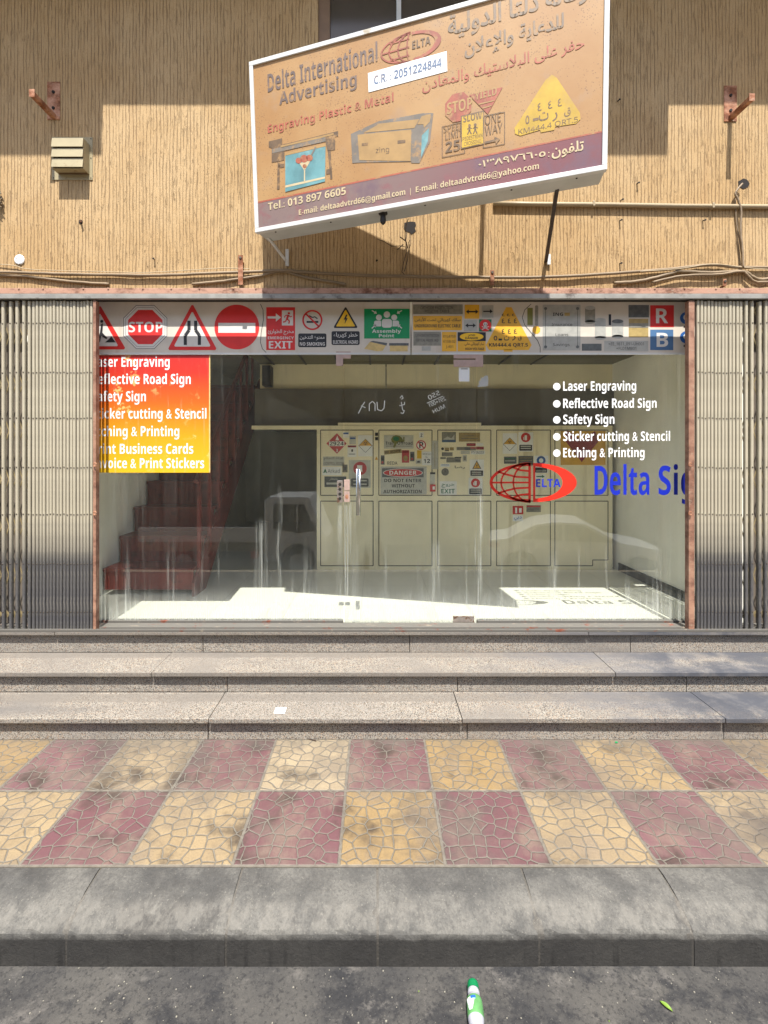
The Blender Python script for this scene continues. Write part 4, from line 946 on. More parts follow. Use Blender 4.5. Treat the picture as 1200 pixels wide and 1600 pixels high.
M['white_print'] = pm('white_sticker', C(240, 238, 230), .5, 0, .04); M['plate'] = pm('pale_plate', C(196, 194, 180), .45, 0, .08, 20)
Q = Pl((0, YP - .0025, 0), (0, -1, 0))
def stk(label, x0, y0, x1, y1, base, fn=None, cat='sign', name='wall_sign', t=.0015):
    mb = MB(); mb.prect(Q, x0, y0, x1, y1, base, t)
    if fn: fn(mb)
    return mb.build(name, None, label, cat)
L0 = 2.4
def txt(mb, s, x0, x1, y, h, m=None, bold=.02): mb.text(Q, s, (x0, y), (x1, y), h, m or M['black'], L0 + .6, bold)
mb = MB(); mb.plate(Q, [(526.5, 709), (541.5, 693), (526.5, 677), (510, 693)], M['pink'], .0015); mb.rect(Q, 514, 689.5, 538, 697, M['white_print'], L0); mb.poly(Q, [(524, 688), (527, 681), (530, 688)], M['white_print'], L0); txt(mb, '2924', 515, 537, 696, 6); txt(mb, '3', 525, 528, 706, 4.5, M['white_print']); mb.build('hazard_diamond', None, 'pink red hazard diamond with number 2924', 'sign')
stk('tiny pale sticker with a blue stripe beside the pink diamond', 536, 675, 545, 684, M['white_print'], lambda m: m.rect(Q, 536.5, 676, 544.5, 678.5, M['dblue'], L0), 'sticker', 'sticker')
stk('narrow pale blue label above the red topped label', 546, 681, 556, 694, M['plate'], lambda m: m.rect(Q, 547, 683.5, 555.5, 686, M['dblue'], L0), 'sticker', 'sticker')
stk('small white label with red top bar left of the radiation diamond', 543, 695.5, 557, 714, M['white_print'], lambda m: (m.rect(Q, 543.5, 696, 556.5, 699, M['maroon'], L0), m.rect(Q, 549, 702, 551.5, 706, M['black'], L0), m.rect(Q, 545, 709, 555, 710, M['black'], L0)), 'sticker', 'sticker')
def rad(m, cx, cy, r, low=False):
    m.poly(Q, [(cx, cy - r), (cx + r, cy), (cx, cy + r), (cx - r, cy)], M['black'], L0); q = r - .8
    m.poly(Q, [(cx, cy - q), (cx + q, cy), (cx - q, cy)], M['yellow2'], L0 + .5); m.poly(Q, [(cx - q, cy), (cx + q, cy), (cx, cy + q)], M['white_print'], L0 + .5)
    m.text(Q, '☢', (cx - r * .28, cy - r * .08), (cx + r * .28, cy - r * .08), r * .55, M['black'], L0 + 1, 0, True)
stk('white square with yellow radiation diamond above the fire bell sign', 559.5, 680, 582, 713, M['white_print'], lambda m: rad(m, 571, 696.5, 11))
def ctl(m): txt(m, 'غرفة التحكم', 506.5, 536, 719.5, 6, None, 0); txt(m, 'CONTROL ROOM', 506, 537, 726.5, 4.6, None, 0)
stk('pale control room plate with Arabic and English words', 504.5, 713.5, 538, 728, M['plate'], ctl)
def ark(m): m.poly(Q, [(505, 739), (508, 732), (511, 739), (509, 739), (508, 736.5), (507, 739)], M['dgreen'], L0); txt(m, 'Arkad', 512, 531, 739, 6.2, M['plate_d'], 0)
stk('white company plate with a green peak mark and grey word', 503.5, 729.5, 533.5, 742.5, M['white_print'], ark)
stk('small grey photo sticker at the right of the white company plate', 535, 726, 543, 738, M['plate_m'], lambda m: m.rect(Q, 537, 729, 541, 735, M['plate_d'], L0), 'sticker', 'sticker')
stk('dark slate nameplate low on the first panel', 507, 744.5, 541, 761, M['plate_d'], lambda m: (txt(m, 'خطر', 514, 528, 751, 5, M['plate'], 0), m.rect(Q, 510, 754, 536, 757, M['plate'], L0)))
def fire(m): m.ell(Q, 562.5, 732, 10.5, 10.5, M['pink'], L0, 30); m.rect(Q, 558, 727, 566, 737, M['white_print'], L0 + .5); m.rrect(Q, 548.5, 747.5, 576, 760.5, 2, M['plate_d'], L0); m.rect(Q, 552, 750, 573, 752, M['plate'], L0 + .5); m.rect(Q, 552, 755.5, 573, 757.5, M['plate'], L0 + .5)
stk('white sign with big red disc behind the door handle', 545, 719, 579, 762, M['plate'], fire)
stk('tiny black square, upper of two on the post between panels', 586, 676, 590.8, 681, M['black'], None, 'sticker', 'sticker')
stk('tiny black square, lower of two on the post between panels', 586, 683, 590.8, 688, M['black'], None, 'sticker', 'sticker')
mb = MB(); mb.plate(Q, [(585.5, 718.5), (591, 718.5), (588.2, 713)], M['yellow2'], .001); mb.build('sticker', None, 'tiny orange triangle on the post between first and second panels', 'sticker')
def liz(m):
    m.poly(Q, [(612, 690), (611, 686), (614, 681.5), (619, 680), (624, 681), (628, 684), (630, 688), (630, 683), (632, 682), (632, 690), (627, 691), (622, 690), (619, 695), (617, 699.5), (614, 699), (616, 693)], M['olive'], L0)
    m.ell(Q, 619, 685.5, 5, 3.6, M['dgreen'], L0 + .5, 16); txt(m, 'Trail', 602.5, 614.5, 695, 5); txt(m, 'Offroad', 621, 644.5, 695, 5); m.rect(Q, 603, 696.6, 644, 697.4, M['black'], L0)
stk('grey plate with an olive lizard between black words', 600, 680, 646, 701, M['plate'], liz)
mb = MB(); mb.plate(Q, [(600.5, 710.5), (628, 707.5), (627, 701.8), (600, 704)], M['tanp'], .0015); mb.text(Q, 'MD. MOSAYR', (602, 708.8), (625.5, 706.4), 4, M['black'], L0 + .5, .02); mb.build('wall_sign', None, 'slightly tilted tan name strip under the lizard plate', 'sign')
def nop(m): m.ering(Q, 658, 695.5, 7.6, 7.6, 1.5, M['red'], L0 + 1, 30); txt(m, 'P', 655, 661.5, 700, 9.5, None, .05); m.line(Q, [(653, 690.5), (663, 700.5)], 1.4, M['red'], L0 + 1.5)
mb = MB(); mb.extr([Q.hit((658 + 8 * math.cos(a), 695.5 - 8 * math.sin(a)), .0003) for a in [math.radians(15 * k) for k in range(24)]], Q.n * .0015, M['white_print']); nop(mb); mb.build('no_parking_sign', None, 'round red ringed no parking sign', 'sign')
stk('small white tag with the figure 2 above the no parking sign', 655, 675.5, 662, 684, M['white_print'], lambda m: txt(m, '2', 657, 660, 682.5, 5), 'tag', 'number_tag')
def lab(m): m.rect(Q, 628.8, 704, 638.5, 707.5, M['maroon'], L0); m.ell(Q, 633.7, 716, 3.6, 4.4, M['tanp'], L0, 16)
stk('red label with round tan patch on the second panel', 628, 703.5, 639.3, 723, M['pink'], lab, 'sticker', 'sticker')
def btl(x, y): return lambda m: (m.rect(Q, x + .6, y + 3, x + 5, y + 8, M['black'], L0), m.ell(Q, x + 2.9, y + 11, 1.8, 1.8, M['pink'], L0, 12))
stk('small dark luggage tag beside the yellow square', 641, 706, 647.5, 720.5, M['plate_d'], btl(641, 706), 'tag', 'sticker')
stk('small dark tag hanging left of the black word', 595, 711.5, 600.8, 726, M['plate_d'], btl(594.7, 711.5), 'tag', 'sticker')
stk('plain yellow square sticker on the second panel', 651.5, 703.5, 658.6, 716.5, M['yellow'], None, 'sticker', 'sticker')
stk('tiny grey photo sticker under the yellow square', 649.5, 718.5, 658.5, 724.5, M['plate'], lambda m: m.rect(Q, 652, 720, 656, 723, M['plate_d'], L0), 'sticker', 'sticker')
def fa(m): txt(m, 'FROM ALL', 660.5, 673.5, 711, 3, None, 0); txt(m, 'No.', 665, 668.5, 715.5, 2.6, None, 0); txt(m, '12', 661.8, 672, 723.5, 6.4)
stk('white number plate reading 12 beside the red danger board', 659.3, 705.5, 674.3, 727, M['white_print'], fa)
mb = MB(); txt(mb, 'REDA', 605, 621, 726.3, 5.2, M['black'], .01); mb.build('word_decal', None, 'black serif like word decal above the red danger board', 'decal')
def dng(m):
    m.rect(Q, 597, 731.5, 662, 745.8, M['plate_d'], L0); m.ell(Q, 629.5, 738.7, 31, 6.6, M['white_print'], L0 + .5, 40); m.ell(Q, 629.5, 738.7, 30, 5.8, M['red'], L0 + 1, 40)
    m.text(Q, 'DANGER', (608.5, 741.8), (651, 741.8), 6.2, M['white_print'], L0 + 1.5, .04)
    for s, a, b, y in (('DO NOT ENTER', 600.5, 658.5, 753.3), ('WITHOUT', 612, 648, 761.6), ('AUTHORIZATION', 599, 658.8, 770.6)): txt(m, s, a, b, y, 5.2, None, .02)
stk('grey danger board forbidding entry, with red oval heading', 594.5, 729, 666.5, 772.8, M['plate'], dng)
mb = MB(); a, b = P3(675.5, 733, YP - .03), P3(684.5, 688.5, YP - .03); mb.box(a.x, b.x, YP - .012, YP - .0005, a.z, b.z, M['plate']); mb.line(PY(YP - .0125), [(679.5, 692), (679.5, 730)], .8, M['tanp'], 1); mb.build('thermometer', None, 'pale vertical strip thermometer on the post between panels two and three', 'thermometer')
al = thing('fire_alarm_point', 'small red alarm box under a short clear cover below the thermometer strip', 'alarm', P3(676, 770, YP))
a, b = P3(672, 768, YP - .02), P3(680.5, 757, YP - .02); mb = MB(); mb.box(a.x, b.x, YP - .025, YP - .003, a.z, b.z, M['red']); mb.rect(PY(YP - .0255), 676, 760, 679.5, 765, M['white_print'], 1); mb.build('alarm_box', al, bevel=.003)
a, b = P3(672, 756, YP - .01), P3(679.5, 738.5, YP - .01); mb = MB(); mb.box(a.x, b.x, YP - .010, YP - .003, a.z, b.z, M['plate']); mb.rect(PY(YP - .0105), 672, 738, 680, 741, M['black'], 1); mb.build('cover_strip', al)
stk('blue grey picture plate in the upper left of the third panel', 690.5, 675, 712.3, 691, M['plate_m'], lambda m: (m.rect(Q, 691, 687.5, 712, 690.5, M['blue'], L0), m.poly(Q, [(693, 686), (699, 682), (705, 685), (710, 679), (710, 687), (693, 687)], M['plate'], L0)))
stk('wide tan nameplate in the upper right of the third panel', 717, 676, 750, 690, M['tanp'], lambda m: (m.rect(Q, 726, 680.6, 741, 681.5, M['plate_d'], L0), m.rect(Q, 721, 684.8, 747, 685.6, M['plate_d'], L0)))
stk('small dark red label left of the pale card', 729, 692.5, 743, 697, M['maroon'], lambda m: m.rect(Q, 731, 694.2, 741, 695.4, M['pink'], L0), 'sticker', 'sticker')
stk('pale little card at the right of the dark red label', 744.5, 692.5, 755, 696.6, M['white_print'], None, 'sticker', 'sticker')
stk('small dark red label just above the white words strip', 744, 698, 756, 702.3, M['maroon'], None, 'sticker', 'sticker')
stk('thin grey and red strip of three pieces on the third panel', 713.5, 698.5, 743.5, 703.5, M['plate_m'], lambda m: (m.rect(Q, 726, 698.8, 735, 703.2, M['plate_d'], L0), m.rect(Q, 735, 698.8, 743.2, 700.8, M['pink'], L0)), 'sticker', 'sticker')
stk('white strip with black words right above the electric warning', 735.5, 704, 757.8, 710, M['white_print'], lambda m: txt(m, 'PTV INSIDE', 736.5, 756.5, 709, 4, None, .01))
stk('pale grey strip left of the white words strip', 720, 704.5, 734, 709.5, M['plate'], None, 'sticker', 'sticker')
mb = MB(); mb.extr([Q.hit((691.5 + 2.2 * math.cos(a), 701.2 - 2.2 * math.sin(a)), .0003) for a in [math.radians(30 * k) for k in range(12)]], Q.n * .0012, M['black']); mb.build('sticker', None, 'tiny round black sticker on the third panel', 'sticker')
stk('small orange brown label next to the round black sticker', 695, 699.5, 701.6, 705, M['tanp'], lambda m: m.rect(Q, 695.5, 703, 701, 704.6, M['black'], L0), 'sticker', 'sticker')
stk('second orange brown label, without black foot', 703, 699, 709, 703.8, M['tanp'], None, 'sticker', 'sticker')
stk('grey brown plate below the two orange brown labels', 690.5, 706.7, 707, 713, M['plate_m'], lambda m: m.rect(Q, 692, 709, 705, 710, M['plate_d'], L0), 'sticker', 'sticker')
stk('thin pale strip at the left edge of the third panel', 688, 714.3, 696.5, 717.3, M['plate_m'], None, 'sticker', 'sticker')
stk('wide brown grey double plate in the middle of the third panel', 697.5, 715, 720, 722.6, M['plate_m'], lambda m: (m.rect(Q, 699, 714.8, 708, 716, M['plate_d'], L0), m.rect(Q, 710.5, 714, 721, 715.4, M['black'], L0), m.rect(Q, 711, 718, 719, 721, M['plate_d'], L0)), 'sticker', 'sticker')
stk('upright pale grey label beside the double plate', 723, 711, 729.5, 721, M['plate'], lambda m: m.rect(Q, 724.5, 713, 728, 719, M['plate_m'], L0), 'sticker', 'sticker')
stk('pale blue white label above the round grey badge', 688, 725, 703, 729.5, M['white_print'], lambda m: m.rect(Q, 689.5, 726, 701.5, 727, M['dblue'], L0), 'sticker', 'sticker')
mb = MB(); mb.extr([Q.hit((695.5 + 5.8 * math.cos(a), 737.3 - 5.8 * math.sin(a)), .0003) for a in [math.radians(15 * k) for k in range(24)]], Q.n * .0012, M['plate_m']); mb.ering(Q, 695.5, 737.3, 5.6, 5.6, .6, M['plate_d'], L0, 24); mb.poly(Q, [(694.6, 737), (695.5, 733.5), (696.4, 737)], M['black'], L0); mb.rect(Q, 692.5, 738.6, 698.5, 739.4, M['plate_d'], L0); mb.build('sticker', None, 'round grey badge with small arrow above the green exit sign', 'sticker')
mb = MB(); mb.text(Q, 'رضا', (710.5, 733), (726, 733), 5.5, M['black'], 1, .01); mb.build('word_decal', None, 'short black Arabic word on the third panel', 'decal')
def exi(m): m.ering(Q, 700.5, 762, 13, 9.6, .01, M['dgreen'], L0, 8); txt(m, 'خروج', 690, 710, 762, 7, M['dgreen'], .01); txt(m, 'EXIT', 689.5, 710.5, 770.8, 6.8, M['dgreen'], .03)
stk('pale green exit sign low on the third panel', 687, 752, 713.5, 773.3, M['white_print'], exi)
def ele(m): m.poly(Q, [(738, 732.6), (752, 732.6), (745, 719.3)], M['black'], L0); m.poly(Q, [(739.8, 731.6), (750.2, 731.6), (745, 721.5)], M['yellow2'], L0 + .5); bolt(m, Q, 745, 728, 6.5, M['black'], L0 + 1); m.rrect(Q, 735, 735, 754.8, 743.6, 1, M['black'], L0); m.rect(Q, 737, 737, 752, 738.6, M['plate'], L0 + .5); m.rect(Q, 737, 740.2, 752, 741.6, M['plate'], L0 + .5)
stk('white electric warning sign with yellow triangle on the third panel', 734, 718, 756, 745, M['white_print'], ele)
def ext(cx, cy, r, x0, y0, x1, y1):
    def f(m): m.ell(Q, cx, cy, r, r, M['red'], L0, 26); m.rrect(Q, cx - r * .26, cy - r * .45, cx + r * .26, cy + r * .6, r * .15, M['white_print'], L0 + .5); m.rect(Q, cx - r * .5, cy - r * .1, cx - r * .35, cy + r * .5, M['white_print'], L0 + .5); m.rrect(Q, x0, y0, x1, y1, 1, M['black'], L0); m.rect(Q, x0 + 2, y0 + 1.6, x1 - 2, y0 + 3.2, M['plate'], L0 + .5); m.rect(Q, x0 + 2, y0 + 5, x1 - 2, y0 + 6.4, M['plate'], L0 + .5)
    return f
stk('white extinguisher sign with red disc beside the green exit sign', 732, 746.2, 754, 773.3, M['white_print'], ext(743, 754.5, 7, 733.2, 763.3, 752.8, 772.3))
stk('white square with yellow radiation diamond on the fourth panel', 785.5, 677, 808, 709, M['white_print'], lambda m: rad(m, 796.5, 694, 10.5))
stk('white extinguisher sign with red disc on the fourth panel', 810, 675.5, 833, 705.5, M['white_print'], ext(821.5, 683.5, 7.5, 811.5, 695, 831.5, 704.3))
stk('dark green plate at the left of the black plate', 787.5, 713.5, 807, 724.5, M['plate_d'], lambda m: (m.rect(Q, 789, 716, 805, 717.2, M['dgreen'], L0), m.rect(Q, 789, 719.5, 805, 720.7, M['plate'], L0)))
stk('black plate under the fourth panel extinguisher sign', 810, 712.5, 833, 727, M['plate_d'], lambda m: (m.rect(Q, 812, 715, 831, 716, M['tanp'], L0), m.rect(Q, 812, 719, 831, 720, M['tanp'], L0), m.rect(Q, 812, 723, 831, 724, M['tanp'], L0)))
def msk(m): m.ell(Q, 845.5, 719.5, 7, 7, M['dblue'], L0, 26); m.ell(Q, 845.5, 719.5, 3.4, 3.6, M['white_print'], L0 + .5, 16); m.rrect(Q, 836, 730.5, 855, 738.5, 1, M['black'], L0); m.text(Q, 'WEAR MASK', (837.5, 737), (853.5, 737), 2.6, M['plate'], L0 + .6, .02)
stk('white mask sign with a blue disc behind the oval decal', 834.5, 712, 856.5, 739.5, M['white_print'], msk)
stk('white arrow sign with green arrow under the mask sign', 836, 741, 853, 748, M['white_print'], lambda m: arrow(m, Q, 838, 744.5, 851, 744.5, 1.8, 2.6, 4, M['dgreen'], L0))
def dhl(m): m.poly(Q, [(884, 690), (884, 673.5), (888, 673.5), (909, 688), (930, 673.5), (935, 690), (909, 722)], M['maroon'], L0)
stk('yellow square sign with a dark red chevron on the fifth panel', 876, 673.5, 946, 726.5, M['yellow2'], dhl)
stk('red fire sign with white extinguisher on the lower fourth panel', 801, 790.5, 817.5, 803.5, M['red'], lambda m: (m.rect(Q, 805, 793, 808, 802, M['white_print'], L0), m.rect(Q, 811, 794, 815, 801, M['white_print'], L0)))
stk('grey label with red heading on the lower fourth panel', 822.5, 789.5, 845, 800, M['plate_m'], lambda m: (m.rect(Q, 823, 790, 844.5, 792.5, M['pink'], L0), m.rect(Q, 825, 795, 842, 796, M['plate_d'], L0)), 'sticker', 'sticker')
stk('pale cyan label with Arabic word at the bottom of the stickers', 801, 805, 817, 814.5, M['white_print'], lambda m: m.text(Q, 'دبي', (803, 813.5), (815, 813.5), 7, M['dblue'], L0, .01), 'sticker', 'sticker')

# ------------------------------------------------------------------ red interior staircase
st = thing('interior_staircase', 'dark red steel staircase rising into the shop behind the left pane', 'staircase', (-2.0, 4.29, Z3))
R, TR, XL, XR = .245, .27, -2.44, -1.64
for k in range(9):
    y = 4.286 + k * TR; z = Z3 + k * R
    mb = MB(); mb.box(XL, XR, y, y + .012, z + .05 * (k == 0), z + R - .031, M['stair']); mb.build('riser', st)
    mb = MB(); mb.box(XL, XR, y - .02, y + TR - .002, z + R - .03, z + R, M['stair_d']); mb.build('tread', st)
mb = MB(); a = Vector((XR + .004, 4.24, Z3)); b = Vector((XR + .004, 4.24 + 9 * TR, Z3 + 9 * R))
mb.extr([a, a + Vector((0, .27, 0)), b + Vector((0, .2, -.1)), b + Vector((0, 0, .12)), a + Vector((0, 0, .12))], (.03, 0, 0), M['stair_d']); mb.build('stringer', st)
for k in range(8):
    y = 4.36 + k * TR; z = Z3 + k * R + .12
    mb = MB(); mb.box(XR + .006, XR + .036, y, y + .03, z, z + .92, M['stair']); mb.build('baluster', st)
mb = MB(); mb.tube([(XR + .02, 4.30, Z3 + 1.02), (XR + .02, 4.30 + 8.4 * TR, Z3 + 1.02 + 8.4 * R)], .024, M['stair_d'], 10); mb.build('handrail', st)

# ------------------------------------------------------------------ angled light-box sign
Pbl = P3(399, 364, 3.09); Pbr = P3(948.5, 265, 2.573)
ux = (Pbr - Pbl); WS = ux.length; ux.normalize()
nrm = Vector((ux.y, -ux.x, 0)).normalized()
uy = (Vector((0, 0, 1)) + nrm * .075).normalized()      # the box leans forward a little
nrm = ux.cross(uy).normalized()
if nrm.y > 0: nrm = -nrm
HS, DS = 1.045, .180
SG = thing('light_box_sign', 'angled white framed light box sign with a sun faded tan face', 'sign', Pbl)
def sp(u, v, d=0.0): return Pbl + ux * u + uy * v + nrm * d
def sbox(u0, u1, v0, v1, d0, d1, m, name, bevel=0.002, parent=None):
    mb = MB(); mb.extr([sp(u0, v0, d0), sp(u1, v0, d0), sp(u1, v1, d0), sp(u0, v1, d0)], nrm * (d1 - d0), m); return mb.build(name, parent or SG, bevel=bevel)
sbox(.006, WS - .006, .006, HS - .006, -DS, -.006, M['alu_dark'], 'cabinet')
fw = .026
sbox(0, WS, 0, fw, -.03, .006, M['alu'], 'frame_edge'); sbox(0, WS, HS - fw, HS, -.03, .006, M['alu'], 'frame_edge')
sbox(0, fw, fw + .0006, HS - fw - .0006, -.03, .006, M['alu'], 'frame_edge'); sbox(WS - fw, WS, fw + .0006, HS - fw - .0006, -.03, .006, M['alu'], 'frame_edge')
for u in (.12, .5, 1.1, 1.6, 1.95):
    mb = MB(); mb.lathe(sp(u, .006, -.05), -uy, [(0, .006), (.003, .005), (.004, 0)], M['brush'], 8); mb.build('screw', SG)
fa_ = sbox(fw, WS - fw, fw, HS - fw, -.0055, -.002, M['face'], 'face_panel', 0)
K = Pl(Pbl + nrm * -.002, nrm); K.up = uy
def z2(x, y): return (380 + x / 2, y / 2)      # coordinates read off a 2x enlargement
def spoly(mb, pts, m, L=1): mb.poly(K, [z2(*p) for p in pts], m, L)
def stx(name, s, bl, br, h, m, L=2, bold=.02, box=False):
    mb = MB(); mb.text(K, s, z2(*bl), z2(*br), h / 2, m, L, bold, box); mb.build(name, SG)
# purple band along the bottom
mb = MB(); e0, e1 = (44, 634), (1122, 411)
mb.poly(K, [z2(*e0), z2(*e1), z2(1121, 518), z2(44, 714)], M['band'], 1); mb.line(K, [z2(44, 633), z2(1122, 411)], 2.4, M['s_red'], 1.6); mb.build('colour_band', SG)
stx('lettering', 'Delta International', (77, 288), (420, 191), 54, M['s_ink'], 2, .03)
stx('lettering', 'Advertising', (113, 328), (355, 266), 38, M['s_ink'], 2, .035)
stx('lettering', 'Engraving Plastic & Metal', (77, 416), (470, 316), 25, M['s_red'], 2, .012)
stx('lettering', 'وكالة دلتا الدولية', (640, 130), (1078, 8), 78, M['s_grey'], 2, .022, True)
stx('lettering', 'للدعاية والإعلان', (692, 190), (1002, 104), 62, M['s_grey'], 2, .02, True)
stx('lettering', 'حفر على البلاستيك والمعادن', (560, 294), (1066, 160), 44, M['s_red'], 2, .008, True)
mb = MB(); cx, cy = z2(523, 146); sl = -.27
mb.ering(K, cx, cy, 47, 23, 2.6, M['s_red2'], 2, 40, 90, 270, sl)
for kx, kw in ((.72, 2.2), (.42, 2.2), (.12, 2)):
    mb.line(K, [(cx - 47 * kx * math.cos(math.radians(a)), cy + 23 * math.sin(math.radians(a)) - sl * 47 * kx * math.cos(math.radians(a))) for a in range(-90, 91, 15)], kw, M['s_red2'], 2)
for dy in (-13, 0, 13): mb.line(K, [(cx - 44 + abs(dy) * .9, cy + dy - sl * (44 - abs(dy) * .9)), (cx - 2, cy + dy)], 2.2, M['s_red2'], 2)
A = [math.radians(a) for a in range(-90, 91, 8)]
mb.ring(K, [(cx + 2 + 46 * math.cos(a), cy + 23 * math.sin(a) + sl * 46 * math.cos(a)) for a in A], [(cx + 2 + 36 * math.cos(a), cy + 18.5 * math.sin(a) + sl * 36 * math.cos(a)) for a in A], M['s_red2'], 2, False)
mb.build('oval_emblem', SG)
stx('lettering', 'ELTA', (528, 154), (586, 138), 24, M['s_ink2'], 2, .02)
mb = MB(); mb.plate(K, [z2(392, 289), z2(638, 223), z2(636, 160), z2(390, 229)], M['white'], .0016); st_ = mb.build('registration_sticker', SG)
mb = MB(); mb.text(K, 'C.R. : 2051224844', z2(409, 264), z2(620, 207), 12.5, M['s_num'], 3, .012); mb.build('lettering', st_)
# printed pictures
mb = MB(); o_ = [(672 + 44 * math.cos(math.radians(22.5 + 45 * k)), 335 + 48 * math.sin(math.radians(22.5 + 45 * k)) - .18 * 44 * math.cos(math.radians(22.5 + 45 * k))) for k in range(8)]
spoly(mb, o_, M['s_red2'], 2); mb.text(K, 'STOP', z2(637, 358), z2(716, 338), 17, M['s_oran'], 3, .02); mb.build('stop_sign_picture', SG)
mb = MB(); spoly(mb, [(706, 297), (811, 272), (764, 357)], M['s_red2'], 2); mb.text(K, 'YIELD', z2(724, 313), z2(792, 296), 12, M['s_oran'], 3, .02); spoly(mb, [(735, 324), (785, 312), (784, 316), (736, 328)], M['s_oran'], 3); spoly(mb, [(748, 336), (776, 328), (775, 332), (749, 340)], M['s_oran'], 3); mb.build('yield_sign_picture', SG)
mb = MB()
def outl(pts, wd, m, L): mb.line(K, [z2(*p) for p in pts + [pts[0]]], wd, m, L)
outl([(622, 396), (690, 380), (692, 478), (622, 492)], 1.2, M['s_ink2'], 2)
mb.text(K, 'SPEED', z2(626, 414), z2(690, 400), 10, M['s_ink2'], 2.4, .01); mb.text(K, 'LIMIT', z2(632, 437), z2(684, 425), 10, M['s_ink2'], 2.4, .01); mb.text(K, '25', z2(632, 478), z2(678, 469), 16, M['s_ink2'], 2.4, .02); mb.build('speed_limit_picture', SG)
mb = MB(); outl([(753, 362), (817, 350), (817, 450), (750, 462)], 1.2, M['s_ink2'], 2); mb.text(K, 'ONE', z2(756, 391), z2(805, 379), 14, M['s_ink2'], 2.4, .01); mb.text(K, 'WAY', z2(755, 424), z2(810, 412), 14, M['s_ink2'], 2.4, .01)
arrow(mb, K, *z2(755, 446), *z2(803, 435), 3.4, 6, 8, M['s_ink2'], 2.4); mb.build('one_way_picture', SG)
mb = MB(); spoly(mb, [(680, 362), (752, 345), (753, 450), (681, 466)], M['s_ink2'], 2.8); spoly(mb, [(683, 365), (749, 350), (750, 447), (684, 462)], M['s_yel'], 3.3); mb.text(K, 'SLOW', z2(688, 383), z2(746, 370), 10.5, M['s_ink2'], 3.8, .02)
for x, y in ((707, 392), (725, 390)):
    mb.ell(K, *z2(x, y), 2.2, 2.4, M['s_ink2'], 3.8, 10); mb.line(K, [z2(x, y + 3), z2(x, y + 16)], 3, M['s_ink2'], 3.8); mb.line(K, [z2(x, y + 15), z2(x + 6, y + 27)], 1.7, M['s_ink2'], 3.8); mb.line(K, [z2(x, y + 15), z2(x - 6, y + 28)], 1.7, M['s_ink2'], 3.8); mb.line(K, [z2(x - 7, y + 12), z2(x, y + 6), z2(x + 8, y + 10)], 1.4, M['s_ink2'], 3.8)
mb.text(K, 'PEDESTRIAN', z2(686, 441), z2(748, 428), 5.5, M['s_ink2'], 3.8, .01); mb.text(K, 'CROSSING', z2(690, 456), z2(744, 445), 5.5, M['s_ink2'], 3.8, .01); mb.build('pedestrian_sign_picture', SG)
mb = MB(); tp = [(945, 250), (965, 233), (980, 243), (1052, 352), (1054, 372), (1040, 386), (975, 396), (972, 406), (930, 414), (928, 406), (866, 424), (850, 418), (848, 400)]
spoly(mb, tp, M['s_yel'], 2)
for i, x in enumerate((920, 953, 983)): mb.text(K, '٤', z2(x, 348 - i * 7), z2(x + 13, 345 - i * 7), 12, M['s_ink2'], 2.6, .01, True)
for t_, x, y, wv in (('٥', 882, 389, 12), ('-', 905, 379, 18), ('ت', 924, 380, 30), ('ر', 966, 380, 16), ('ق', 1003, 366, 20)): mb.text(K, t_, z2(x, y), z2(x + wv, y - wv * .2), 4 if t_ == '-' else 13, M['s_ink2'], 2.6, .01, True)
mb.text(K, 'KM444.4 QRT.5', z2(860, 420), z2(1046, 380), 7.5, M['s_ink2'], 2.6, .01); mb.build('kilometre_marker_picture', SG)
# printer with a drink poster
def z3(x, y): return (400 + x * 280 / 1200, 60 + y * 280 / 1200)
def p3(mb, pts, m, L): mb.poly(K, [z3(*p) for p in pts], m, L)
mb = MB()
p3(mb, [(85, 690), (175, 668), (175, 712), (550, 620), (550, 655), (530, 660), (530, 745), (480, 757), (465, 690), (190, 755), (190, 815), (105, 832), (105, 735), (85, 728)], M['s_ink2'], 1.6)
p3(mb, [(105, 742), (465, 660), (465, 690), (108, 770)], M['s_slate'], 2.2); p3(mb, [(165, 718), (520, 632), (520, 645), (165, 735)], M['s_oran'], 2.2)
for pts in ([(145, 830), (160, 828), (158, 1010), (140, 1012)], [(480, 750), (500, 746), (512, 940), (498, 944)]): p3(mb, pts, M['s_ink2'], 1.6)
p3(mb, [(150, 845), (190, 838), (190, 862), (150, 868)], M['s_ink2'], 1.6); p3(mb, [(470, 878), (505, 870), (505, 905), (470, 912)], M['s_ink2'], 1.6)
p3(mb, [(196, 768), (466, 706), (462, 958), (196, 1028)], M['s_teal'], 2.8); p3(mb, [(196, 985), (462, 925), (462, 938), (196, 1000)], M['s_tan'], 3.4); p3(mb, [(196, 768), (466, 706), (466, 722), (196, 785)], M['s_oran'], 3.4)
p3(mb, [(290, 835), (368, 815), (330, 878), (320, 880)], M['s_tan'], 3.4); p3(mb, [(321, 876), (329, 874), (329, 962), (321, 964)], M['s_tan'], 3.4)
for x, y, r in ((285, 818, 20), (322, 805, 26), (358, 800, 22)): mb.ell(K, *z3(x, y), r * .233, r * .233, M['s_red'], 4, 14)
mb.line(K, [z3(372, 780), z3(400, 725)], 2.4, M['s_slate'], 4); mb.ell(K, *z3(326, 855), 3.2, 3.2, M['s_red2'], 4, 12)
mb.build('printer_picture', SG)
mb = MB(); p3(mb, [(635, 640), (820, 555), (1120, 500), (1188, 500), (1165, 690), (1095, 835), (1040, 835), (1040, 825), (690, 832), (645, 836)], M['s_slate'], 1.6)
p3(mb, [(680, 645), (1040, 610), (1035, 822), (692, 815)], M['s_oran'], 2.4); p3(mb, [(720, 632), (830, 570), (1095, 540), (1060, 600)], M['s_oran'], 2.4); p3(mb, [(1110, 520), (1170, 505), (1165, 555), (1125, 600), (1120, 575), (1080, 575)], M['s_oran'], 2.4)
